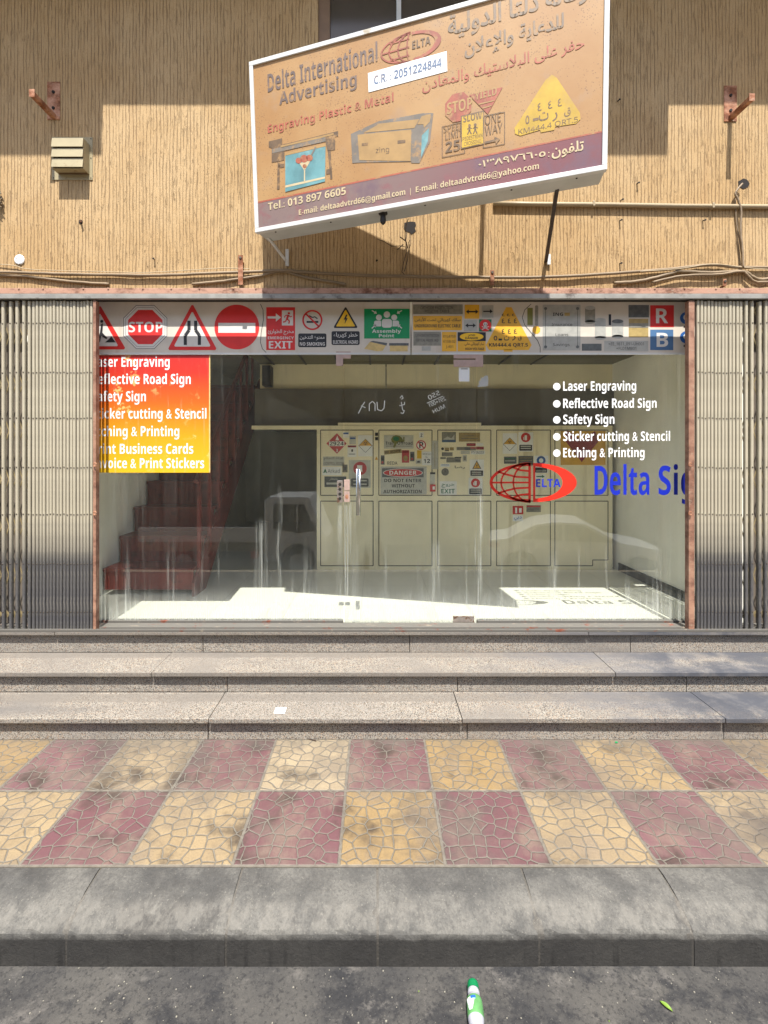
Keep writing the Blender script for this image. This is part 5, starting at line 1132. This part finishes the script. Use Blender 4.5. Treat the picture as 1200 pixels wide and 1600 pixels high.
p3(mb, [(1110, 650), (1160, 600), (1150, 690), (1105, 800)], M['s_teal'], 2.4)
p3(mb, [(708, 702), (750, 698), (750, 716), (708, 720)], M['s_ink2'], 3); p3(mb, [(948, 684), (1000, 678), (1000, 700), (948, 705)], M['s_ink2'], 3)
mb.text(K, 'zing', z3(802, 768), z3(892, 760), 8, M['s_ink2'], 3, .005); mb.build('engraver_picture', SG)
stx('lettering', 'Tel.: 013 897 6605', (78, 657), (321, 607), 22, M['s_tan'], 3, .02)
stx('lettering', 'E-mail: deltaadvtrd66@gmail.com  |  E-mail: deltaadvtrd66@yahoo.com', (174, 672), (924, 527), 17, M['s_tan'], 3, .015)
stx('lettering', 'تلفون: ٠١٣٨٩٧٦٦٠٥', (735, 532), (1066, 466), 34, M['s_tan'], 3, .015, True) if False else None
stx('lettering', '\u06f0\u06f1\u06f3\u06f8\u06f9\u06f7٦٦\u06f0٥', (735, 524), (945, 488), 23, M['s_tan'], 3, .018, True)
stx('lettering', ':', (953, 491), (957, 490), 15, M['s_tan'], 3, .018, True); stx('lettering', 'تلفون', (964, 498), (1064, 480), 42, M['s_tan'], 3, .018, True)
# supports
def strut(a, b, r, m, name, parent=SG):
    mb = MB(); a, b = Vector(a), Vector(b); d = (b - a).normalized(); s = d.cross(Vector((0, 0, 1))).normalized() * r; t = d.cross(s).normalized() * r
    mb.extr([a - s - t, a + s - t, a + s + t, a - s + t], b - a, m); return mb.build(name, parent)
w0 = P3(853, 408, YW - .003)
strut(w0, sp(1.86, .02, -.14), .011, M['cable_k'], 'support_strut')
strut((X(757, YW), YW - .002, 4.02), (X(757, YW), 2.95, 4.02), .016, M['cable_k'], 'support_arm')
strut((X(470, YW), YW - .002, 4.02), (X(470, YW), 3.19, 4.02), .016, M['cable_k'], 'support_arm')
strut(P3(447, 408, YW - .003), sp(.03, .01, -.12), .007, M['alu'], 'support_strut')
mb = MB(); a = P3(446, 415, YW - .02); b = P3(451, 389, YW - .02); mb.box(a.x, b.x, YW - .02, YW - .001, a.z, b.z, M['alu']); mb.build('wall_cleat', SG, bevel=.001)
mb = MB(); a = P3(855.5, 413, YW - .02); b = P3(860.5, 397, YW - .02); mb.box(a.x, b.x, YW - .02, YW - .001, a.z, b.z, M['alu']); mb.build('wall_cleat', SG, bevel=.001)
# socket and wires hanging from the sign's underside
c0 = sp(.84, .004, -.05)
mb = MB(); mb.lathe(c0, (0, 0, -1), [(0, .028), (.006, .028), (.010, .016), (.045, .018), (.060, .016), (.072, .004), (.0725, 0)], M['black_p'], 16); mb.build('lamp_holder', SG, smooth=True)

# ------------------------------------------------------------------ things fixed to the wall
pw = PY(YW - .004)
mb = MB(); mb.extr([P3(x, y, YW - .003) for x, y in ((632, 348), (641, 346), (649, 347), (650, 352), (648, 356), (650, 361), (646, 364), (643, 366), (640, 363), (634, 361), (631, 357))][::-1], (0, .0025, 0), M['brush']); mb.build('wall_hole', None, 'ragged dark hole in the plaster below the sign', 'hole')
mb = MB()
def wire(pts, r=.0022, m=None): mb.tube([P3(x, y, d) for x, y, d in pts], r, m or M['cable_k'], 5)
wire([(638, 342, 3.0), (635, 350, 3.2), (633, 360, 3.38), (633, 374, 3.42), (636, 384, 3.42), (635, 394, 3.43), (630, 412, 3.43), (628, 425, 3.44), (632, 429, 3.44)], .003)
wire([(636, 362, 3.42), (634, 376, 3.42), (638, 390, 3.42), (637, 405, 3.43), (632, 424, 3.43)], .003)
wire([(590, 374, 3.40), (600, 377, 3.42), (612, 385, 3.42), (625, 384, 3.42), (634, 386, 3.42)]); wire([(641, 366, 3.42), (641, 384, 3.42), (639, 388, 3.42), (638, 380, 3.42), (641, 374, 3.42)]); wire([(625, 370, 3.41), (633, 376, 3.42)], .004); wire([(621, 390, 3.41), (630, 382, 3.42)], .0035)
mb.build('loose_wire', None, 'tangle of thin dark wires dangling under the sign', 'wires')
def cable(label, pts, r, m, y=YW - .012, name='cable', sub=6):
    P = [P3(x, yy, y) for x, yy in pts]; out = []
    for i in range(len(P) - 1):
        p0, p1, p2, p3_ = P[max(i - 1, 0)], P[i], P[i + 1], P[min(i + 2, len(P) - 1)]
        for k in range(sub):
            t = k / sub
            out.append(.5 * ((2 * p1) + (-p0 + p2) * t + (2 * p0 - 5 * p1 + 4 * p2 - p3_) * t * t + (-p0 + 3 * p1 - 3 * p2 + p3_) * t ** 3))
    out.append(P[-1]); out = [p + Vector((0, random.uniform(-.0015, .0015), random.uniform(-.0012, .0012))) for p in out]
    mb = MB(); mb.tube(out, r, m, 8); mb.build(name, None, label, 'cable', smooth=True)
cable('thin pale cable sagging along the wall at the far left, topmost of the bundle', [(-200, 408), (0, 413), (40, 420), (90, 423), (150, 424), (220, 426), (300, 422), (345, 419), (390, 420)], .0028, M['cable_w'])
cable('long grey cable running the whole width just above the brown beam', [(-200, 424), (0, 425), (60, 427), (150, 429), (250, 430), (330, 427), (440, 423), (470, 425), (560, 430), (640, 432), (700, 433), (850, 433), (960, 427), (1050, 420), (1110, 414), (1165, 418), (1300, 416)], .0105, M['cable_g'], YW - .02)
cable('grey cable drooping onto the beam at the left and rising to the left clip', [(-200, 428), (0, 430), (60, 434), (110, 440), (170, 444)], .0095, M['cable_g'], YW - .012)
cable('grey cable rising from the beam to a peak left of the sign cleat', [(300, 444), (350, 439), (400, 432), (441, 424), (480, 434), (540, 444)], .0095, M['cable_g'], YW - .013)
cable('grey cable leaving the beam at the right and lifting to the corner', [(960, 442), (1000, 439), (1050, 427), (1062, 424), (1110, 426), (1160, 424), (1175, 432), (1190, 437), (1215, 434), (1300, 436)], .0110, M['cable_g'], YW - .015)
cable('second grey cable fanning out beside it above the right gate', [(1020, 441), (1065, 431), (1120, 429), (1158, 424), (1168, 430), (1180, 440), (1205, 441), (1300, 446)], .0085, M['cable_g'], YW - .028)
cable('thin white wire lying over the right cable bundle', [(1000, 424), (1060, 420), (1110, 413), (1150, 416), (1200, 421), (1300, 424)], .0028, M['cable_w'], YW - .03)
cable('brown cable hanging from the wall hole down to the right bundle', [(1160, 287), (1153, 295), (1149, 303), (1153, 312), (1158, 330), (1157, 360), (1160, 390), (1161, 418)], .0075, M['cable_g'], YW - .03)
cable('thinner brown cable looping behind it from the same wall hole', [(1152, 300), (1149, 315), (1151, 350), (1157, 385), (1160, 416)], .0045, M['cable_g'], YW - .012)
mb = MB(); mb.tube([(X(px, YW), YW - .018, 1.7 + (VY - y) / F * YW) for px, y in ((770, 320), (830, 321), (950, 322), (1060, 324), (1200, 325), (1400, 326))], .0155, M['conduit'], 12)
cdt = thing('wall_conduit', 'pale plastic conduit pipe fixed level on the wall right of the sign', 'conduit', P3(1000, 323, YW)); mb.build('pipe', cdt, smooth=True)
for px, y in ((925, 321.5), (1290, 325.5), (1110, 324.5)):
    c = P3(px, y, YW); mb = MB(); mb.box(c.x - .008, c.x + .008, YW - .037, YW - .001, c.z - .019, c.z + .019, M['conduit']); mb.build('clip', cdt, bevel=.004)
mb = MB(); mb.extr([P3(1162 + 9 * math.cos(a) * random.uniform(.85, 1.1), 287 - 8 * math.sin(a) * random.uniform(.85, 1.1), YW - .003) for a in [math.radians(30 * k) for k in range(12)]], (0, .0025, 0), M['brush']); mb.build('wall_hole', None, 'round dark cable hole in the plaster at the far right', 'hole')
mb = MB(); mb.extr([P3(126 + 3.2 * math.cos(a), 346.5 - 3.4 * math.sin(a), YW - .003) for a in [math.radians(40 * k) for k in range(9)]], (0, .0025, 0), M['brush']); mb.tube([P3(126, 346, YW - .002), P3(126.5, 345.5, YW - .03)], .006, M['rustb'], 8); mb.build('anchor_bolt', None, 'rusty anchor bolt stub in the plaster under the vent hood', 'bolt')
nails = [(965, 158, 'dark nail in the shaded plaster right of the sign'), (995, 287, 'dark nail in the sunlit plaster between sign and conduit'), (241, 405, 'dark nail above the cables left of the clip'), (970, 313, 'bent nail just above the conduit'), (968, 345, 'bent nail just below the conduit'), (1098, 345, 'dark nail below the conduit near the hanging cable'), (968, 412, 'dark nail right above the long cable'), (588, 408, 'dark nail in the sign shadow above the cables')]
for x, y, l in nails:
    mb = MB(); a = P3(x, y, YW - .001); mb.tube([a, a + Vector((.004, -.022, -.004))], .004, M['brush'], 6); mb.lathe(a + Vector((.004, -.022, -.004)), (0, -1, 0), [(0, .007), (.002, .007), (.0021, 0)], M['brush'], 8); mb.build('nail', None, l, 'nail')
cp = thing('junction_cover', 'round white junction cover on the wall above the left gate', 'cover', P3(31, 406, YW))
mb = MB(); mb.lathe(P3(31, 406, YW - .001), (0, -1, 0), [(0, .036), (.006, .036), (.009, .030), (.0095, 0)], M['white'], 24); mb.build('disc', cp, smooth=False)
for x, y in ((25.5, 404), (36, 404), (31, 413)):
    mb = MB(); mb.lathe(P3(x, y, YW - .009), (0, -1, 0), [(0, .0035), (.002, .003), (.0021, 0)], M['brush'], 8); mb.build('screw', cp)
def clip(px, y0, y1, wd, label):
    t = thing('cable_bracket', label, 'bracket', P3(px, y1, YW)); a, b = P3(px - wd / 2, y1, YW - .03), P3(px + wd / 2, y0, YW - .03)
    mb = MB(); mb.box(a.x, b.x, YW - .034, YW - .030, a.z, b.z, M['rustb']); mb.box(a.x, b.x, YW - .030, YW - .0005, b.z - .05, b.z - .045, M['rustb']); mb.build('strap', t)
    mb = MB(); mb.lathe(Vector(((a.x + b.x) / 2, YW - .034, b.z - .018)), (0, -1, 0), [(0, .009), (.006, .009), (.0061, 0)], M['rivet'], 6); mb.build('bolt', t)
clip(376, 399, 445, 7.5, 'rusty flat bracket holding the cables left of the sign')
clip(769, 422, 446, 6, 'short rusty bracket on the beam under the right half of the sign')
clip(1132, 436, 447, 5, 'stubby dark bracket above the right gate')
mb = MB(); c = P3(2, 318, YW); 
for k in range(26):
    a = random.uniform(-1.6, 1.6); r = random.uniform(.0, .05); q = Vector((c.x + r * math.cos(a) - .02, YW - .012 - random.uniform(0, .03), c.z + r * 1.6 * math.sin(a) + .02)); mb.tube([q, q + Vector((random.uniform(.0, .035), -.01, random.uniform(-.05, .03)))], .008, random.choice((M['cement'], M['cable_g'], M['plate_m'])), 6, .002)
mb.build('plaster_patch', None, 'rough grey lump of broken plaster at the left edge of the wall', 'patch')
# vent hood
vh = thing('vent_hood', 'cream louvred exhaust hood on the wall at the left', 'vent', P3(110, 280, YW))
a, b = P3(81, 281, YW - .006), P3(144.5, 214, YW - .006)
mb = MB(); mb.box(a.x, b.x, YW - .006, YW - .0005, a.z, b.z, M['hood']); pl_ = mb.build('back_plate', vh, bevel=.002)
for x, y in ((83.5, 278), (142, 278), (142, 216.5), (142, 247)):
    mb = MB(); mb.lathe(P3(x, y, YW - .007), (0, -1, 0), [(0, .004), (.002, .003), (.0021, 0)], M['brush'], 8); mb.build('screw', pl_)
yf = YW - .088
a, b = P3(80, 262, yf), P3(129, 214.5, yf)
x0, x1, z0, z1 = a.x, b.x, a.z, b.z
mb = MB(); mb.box(x0, x0 + .006, yf + .012, YW - .0065, z0, z1, M['hood']); mb.box(x1 - .006, x1, yf + .012, YW - .0065, z0, z1, M['hood']); mb.box(x0 + .0065, x1 - .0065, yf + .012, YW - .0065, z1 - .006, z1, M['hood']); mb.box(x0 + .0065, x1 - .0065, yf + .06, YW - .0065, z0, z1 - .007, M['hood_dk']); mb.box(x0 + .0065, x1 - .0065, yf + .012, yf + .058, z0, z0 + .006, M['hood']); mb.build('hood_body', vh)
n = 3
for k in range(n):
    zt = z1 - (z1 - z0) * k / n; zb = zt - (z1 - z0) / n + .006
    mb = MB(); mb.extr([(x0, yf + .011, zt), (x0, yf + .007, zt), (x0, yf - .002, zb), (x0, yf + .003, zb)], (x1 - x0, 0, 0), M['hood']); mb.build('louvre', vh)
# steel arm brackets
def armbr(label, plate, tip, yt, side):
    t = thing('arm_bracket', label, 'bracket', P3(plate[0], plate[3], YW))
    a, b = P3(plate[0], plate[3], YW - .003), P3(plate[2], plate[1], YW - .003)
    mb = MB(); mb.box(a.x, b.x, YW - .006, YW - .0005, a.z, b.z, M['rustb']); 
    xw = b.x if side < 0 else a.x
    mb.build('wall_plate', t, bevel=.0015)
    for f in (.3, .72):
        mb = MB(); mb.lathe(Vector(((a.x + b.x) / 2, YW - .006, a.z + (b.z - a.z) * f)), (0, -1, 0), [(0, .011), (.007, .010), (.0071, 0)], M['brush'], 8); mb.build('bolt', t)
    e = P3(tip[0], tip[1], yt)
    zc = a.z + .022
    xe = (a.x + b.x) / 2
    mb = MB(); h = .016
    mb.extr([(xe - h, YW - .007, zc - h), (xe + h, YW - .007, zc - h), (xe + h, YW - .007, zc + h), (xe - h, YW - .007, zc + h)], (0, yt - YW + .007, 0), M['rustb']); ar = mb.build('arm', t, bevel=.002)
    mb = MB(); xs = b.x if side < 0 else b.x
    mb.extr([(xs - .004, YW - .0065, a.z + .01), (xs - .004, YW - .0065, b.z), (xs - .004, YW - .06, b.z - .02), (xs - .004, YW - .06, b.z - .05)], (.004, 0, 0), M['rustb']) if False else None
    mb = MB(); mb.box(xe - .019, xe + .019, yt - .004, yt - .0005, zc - .021, zc + .03, M['rustb']); mb.build('end_plate', ar)
armbr('rusty steel arm bracket jutting from the wall left of the vent hood', (74, 128, 94, 187), (45, 140), YW - .22, -1)
armbr('rusty steel arm bracket jutting from the wall at the far right', (1131, 134, 1151, 190), (1175, 150), YW - .20, 1)

# ------------------------------------------------------------------ small things on the ground
bt = thing('plastic_bottle', 'white and green plastic drink bottle lying on the asphalt by the kerb', 'bottle', (.335, 1.62, ZR))
ax = Vector((.10, 1.0, .012)).normalized(); tip = Vector((.339, 1.668, ZR + .027))
def bp(d): return tip - ax * d
r0 = .0285
mb = MB(); mb.lathe(tip, -ax, [(0, 0), (.0, .014), (.004, .018), (.010, .0195), (.026, .0195), (.0262, .017)], M['cap'], 28); mb.build('cap', bt, smooth=True)
mb = MB(); mb.lathe(tip, -ax, [(.026, .0165), (.028, .019), (.036, .0205), (.044, .0195), (.047, .0205), (.058, .0250), (.064, .0258)], M['bottle_w'], 28); mb.build('neck', bt, smooth=True); mb = MB(); mb.lathe(tip, -ax, [(.108, .0265), (.114, .0262), (.122, .025), (.135, .024), (.15, .026), (.19, .027), (.20, .022), (.201, 0)], M['bottle_w'], 28); bb = mb.build('body', bt, smooth=True)
mb = MB(); mb.lathe(tip, -ax, [(.056, .0248), (.064, .0264), (.085, .0272), (.108, .0270), (.112, .0262)], M['bottle_g'], 28); lb = mb.build('label_sleeve', bt, smooth=True)
side = ax.cross(Vector((0, 0, 1))).normalized(); upv = side.cross(ax).normalized()
def onb(d, ang, r=.0276): return tip - ax * d + (upv * math.cos(ang) + side * math.sin(ang)) * r
def curved(d0, d1, a0, a1, m, r=.0276, taper=0.0, n=6):
    vs, fs = [], []
    for i in range(n + 1):
        for j in range(n + 1):
            d = d0 + (d1 - d0) * i / n; k = 1 - taper * (i / n) ** 1.5; mid = (a0 + a1) / 2
            vs.append(onb(d, mid + (a0 + (a1 - a0) * j / n - mid) * k, r))
    for i in range(n):
        for j in range(n): q = i * (n + 1) + j; fs.append((q, q + 1, q + n + 2, q + n + 1))
    return vs, fs
back = Vector((0, -.25, 1)).angle(upv)
mb = MB(); mb.add(*curved(.066, .102, -1.15, -.05, None, .0276, .65), M['white']); mb.build('label_patch', lb)
mb = MB(); mb.add(*curved(.064, .073, -.55, .10, None, .0279), M['dblue']); mb.add(*curved(.0725, .0745, -.50, .06, None, .0281), M['cyan']); mb.build('brand_patch', lb)
mb = MB()
for k in range(2):
    for j in range(5):
        a = -1.0 + j * .16; mb.tube([onb(.082 + k * .008, a), onb(.079 + k * .008, a + .06), onb(.083 + k * .008, a + .11)], .0006, M['dgreen'], 4)
mb.build('script_mark', lb)
def leafy(px, py, y, rot, label, s=.022):
    c = PY(y).hit((px, py)); c = CAM + (c - CAM) * ((ZR + .004 - CAM.z) / (c - CAM).z)
    mb = MB(); vs = []; n = 8
    for k in range(n + 1):
        t = k / n; w_ = s * .33 * math.sin(math.pi * t) ** .8; lx = (t - .5) * 2 * s
        for q, dz in ((-w_, .002), (0, 0), (w_, .003)): vs.append(c + Vector((lx * math.cos(rot) - q * math.sin(rot), lx * math.sin(rot) + q * math.cos(rot), dz + .004 * math.sin(3 * t))))
    mb.add(vs, [(3 * k + j, 3 * k + j + 1, 3 * k + j + 4, 3 * k + j + 3) for k in range(n) for j in (0, 1)], M['leaf']); o = mb.build('fallen_leaf', None, label, 'leaf'); return o
leafy(1041, 1573, 1.5, -.9, 'yellow green leaf lying on the asphalt to the right of the bottle', .02)
mb = MB(); c = P3(438, 1110, 2.95); c = CAM + (P3(438, 1110, 3) - CAM) * ((Z1 + .003 - 1.7) / (P3(438, 1110, 3) - CAM).z)
mb.box(c.x - .033, c.x + .033, c.y - .034, c.y + .034, Z1 + .0025, Z1 + .0045, M['white']); o = mb.build('paper_scrap', None, 'small square of white paper on the lowest step', 'litter')
mb = MB()
for k in range(330):
    if k < 380: x, y, z = random.uniform(-1.7, 1.7), random.uniform(1.35, 1.74), ZR + .001
    elif k < 470: x, y, z = random.uniform(-2.6, 2.6), 2.85 - abs(random.gauss(0, .04)) - .003, .001
    else: x, y, z = random.uniform(-2, 2), random.uniform(1.98, 2.8), .001
    s = random.uniform(.001, .0028) * (1.5 if random.random() < .06 else 1); a = random.uniform(0, 3)
    P_ = [Vector((x + s * math.cos(a + q) * random.uniform(.6, 1.3), y + s * math.sin(a + q) * random.uniform(.6, 1.3), z)) for q in (0, 1.3, 2.6, 3.9, 5.1)]
    mb.extr(P_, (0, 0, s * .7), random.choice((M['grit'], M['grit'], M['cement'], M['leaf'] if random.random() < .05 else M['plate_m'])))
mb.build('grit', kind='stuff')
for px, py, w_, l_, mm, lab in ((612, 1153, .012, .006, 'tanp2', 'tiny tan scrap at the foot of the steps, left of the middle joint'), (634, 1153.5, .012, .005, 'pink', 'tiny pinkish scrap at the foot of the steps near the middle joint'), (963, 1160, .008, .006, 'green', 'tiny green scrap on the paving at the foot of the steps, right side'), (488, 1156, .03, .004, 'cable_k', 'small dark twig on the paving close to the bottom step')):
    d = Vector(((px - VX) / F, 1, -(py - VY) / F)); p = CAM + d * (-(1.7 - .004) / d.z)
    mb = MB(); a = random.uniform(-.6, .6); u = Vector((math.cos(a), math.sin(a), 0)); v_ = Vector((-u.y, u.x, 0))
    mb.extr([p - u * w_ - v_ * l_, p + u * w_ - v_ * l_ * .6, p + u * w_ * .8 + v_ * l_, p - u * w_ * .7 + v_ * l_ * .8], (0, 0, .002), M[mm]); mb.build('litter_scrap', None, lab, 'litter')

# ------------------------------------------------------------------ street behind the camera (seen in the glass)
def wheel(par, x, y, z, r, w=.2):
    mb = MB(); mb.lathe((x, y - w / 2, z), (0, 1, 0), [(0, r * .62), (0, r), (w, r), (w, r * .62)], M['tyre'], 24); wo = mb.build('wheel', par)
    mb = MB(); mb.lathe((x, y + w / 2 - .03, z), (0, 1, 0), [(0, r * .63), (.02, r * .5), (.02, .0)], M['alu_dark'], 18); mb.build('rim', wo)
car = thing('parked_sedan', 'white sedan parked across the street, seen mirrored in the right pane', 'car', (0, 0, 0))
prof = [(-2.2, .35), (-2.25, .7), (-2.2, .92), (-1.75, .98), (-1.1, 1.36), (-.6, 1.45), (.1, 1.43), (.95, .98), (1.7, .86), (2.15, .68), (2.25, .45), (2.2, .3), (1.85, .3), (1.75, .55), (1.4, .68), (1.05, .55), (.95, .28), (-1.0, .28), (-1.1, .55), (-1.4, .68), (-1.75, .55), (-1.85, .32)]
mb = MB(); mb.extr([(x, -.85, z) for x, z in prof], (0, 1.7, 0), M['car_w']); mb.build('body', car, bevel=.05)
for pts in ([(-1.45, .99), (-.98, 1.31), (-.55, 1.38), (-.42, 1.38), (-.42, .97)], [(-.36, .97), (-.36, 1.38), (.08, 1.36), (.78, .97)]):
    mb = MB(); mb.extr([(x, .852, z) for x, z in pts], (0, .006, 0), M['dark_glass']); mb.build('side_window', car)
for x in (-1.42, 1.4): wheel(car, x, .76, .32, .32); wheel(car, x, -.76, .32, .32)
mb = MB(); mb.box(2.02, 2.2, .5, .86, .62, .72, M['plate']); mb.build('headlight', car)
mb = MB(); mb.box(-2.24, -1.95, .5, .86, .74, .86, M['maroon']); mb.build('tail_light', car)
for x in (-.25, -1.2):
    mb = MB(); mb.box(x, x + .2, .853, .88, .84, .87, M['alu']); mb.build('door_handle', car)
car.location = (5.35, -5.7, -1.45); car.rotation_euler = (0, 0, math.radians(14))
tk = thing('box_truck', 'white light truck parked across the street, seen mirrored in the left pane', 'truck', (0, 0, 0))
mb = MB(); cab = [(-.85, .45), (-.85, 2.1), (-.7, 2.2), (.35, 2.2), (.75, 1.25), (.85, 1.1), (.85, .45), (.55, .45), (.5, .72), (.25, .92), (-.1, .92), (-.35, .72), (-.4, .45)]
mb.extr([(x, -.95, z) for x, z in cab], (0, 1.9, 0), M['car_w']); mb.build('cab', tk, bevel=.05)
mb = MB(); mb.extr([(x, .952, z) for x, z in ((-.6, 1.35), (-.6, 2.0), (.22, 2.0), (.55, 1.3), (.1, 1.22))], (0, .006, 0), M['dark_glass']); mb.build('side_window', tk)
mb = MB(); mb.extr([(.02, .953, 1.3), (.02, .953, 1.98), (.06, .953, 1.98), (.06, .953, 1.3)], (0, .012, 0), M['car_w']); mb.build('door_pillar', tk)
mb = MB(); mb.box(-4.2, -.95, -1.0, 1.0, .75, 1.0, M['plate_m']); mb.build('flat_bed', tk)
mb = MB(); mb.box(-4.2, -1.0, .94, 1.0, 1.0, 1.38, M['car_w']); mb.build('side_board', tk)
mb = MB(); mb.box(-1.2, -1.0, .2, .96, .55, .74, M['red']); mb.build('marker_board', tk)
for x in (.08, -3.0): wheel(tk, x, .85, .42, .42, .25); wheel(tk, x, -.85, .42, .42, .25)
tk.location = (-2.15, -6.6, -1.62)
ob = thing('facing_building', 'beige flat roofed building across the street, mirrored faintly in the glass', 'building', (0, -11, -1.75))
mb = MB(); mb.box(-22, 22, -18, -11, -1.75, 7.2, M['facade']); mb.build('wall', ob)
mb = MB(); mb.box(-22, 22, -11.0, -9.6, 2.5, 2.8, M['facade2']); mb.build('awning', ob)
for k in range(12):
    x = -19 + k * 3.3
    mb = MB(); mb.box(x, x + 2.2, -10.99, -10.95, -1.2, 1.6, M['dark_glass']); mb.build('shopfront', ob)
    mb = MB(); mb.box(x + .4, x + 1.6, -10.99, -10.95, 3.2, 4.5, M['dark_glass']); mb.build('window', ob)
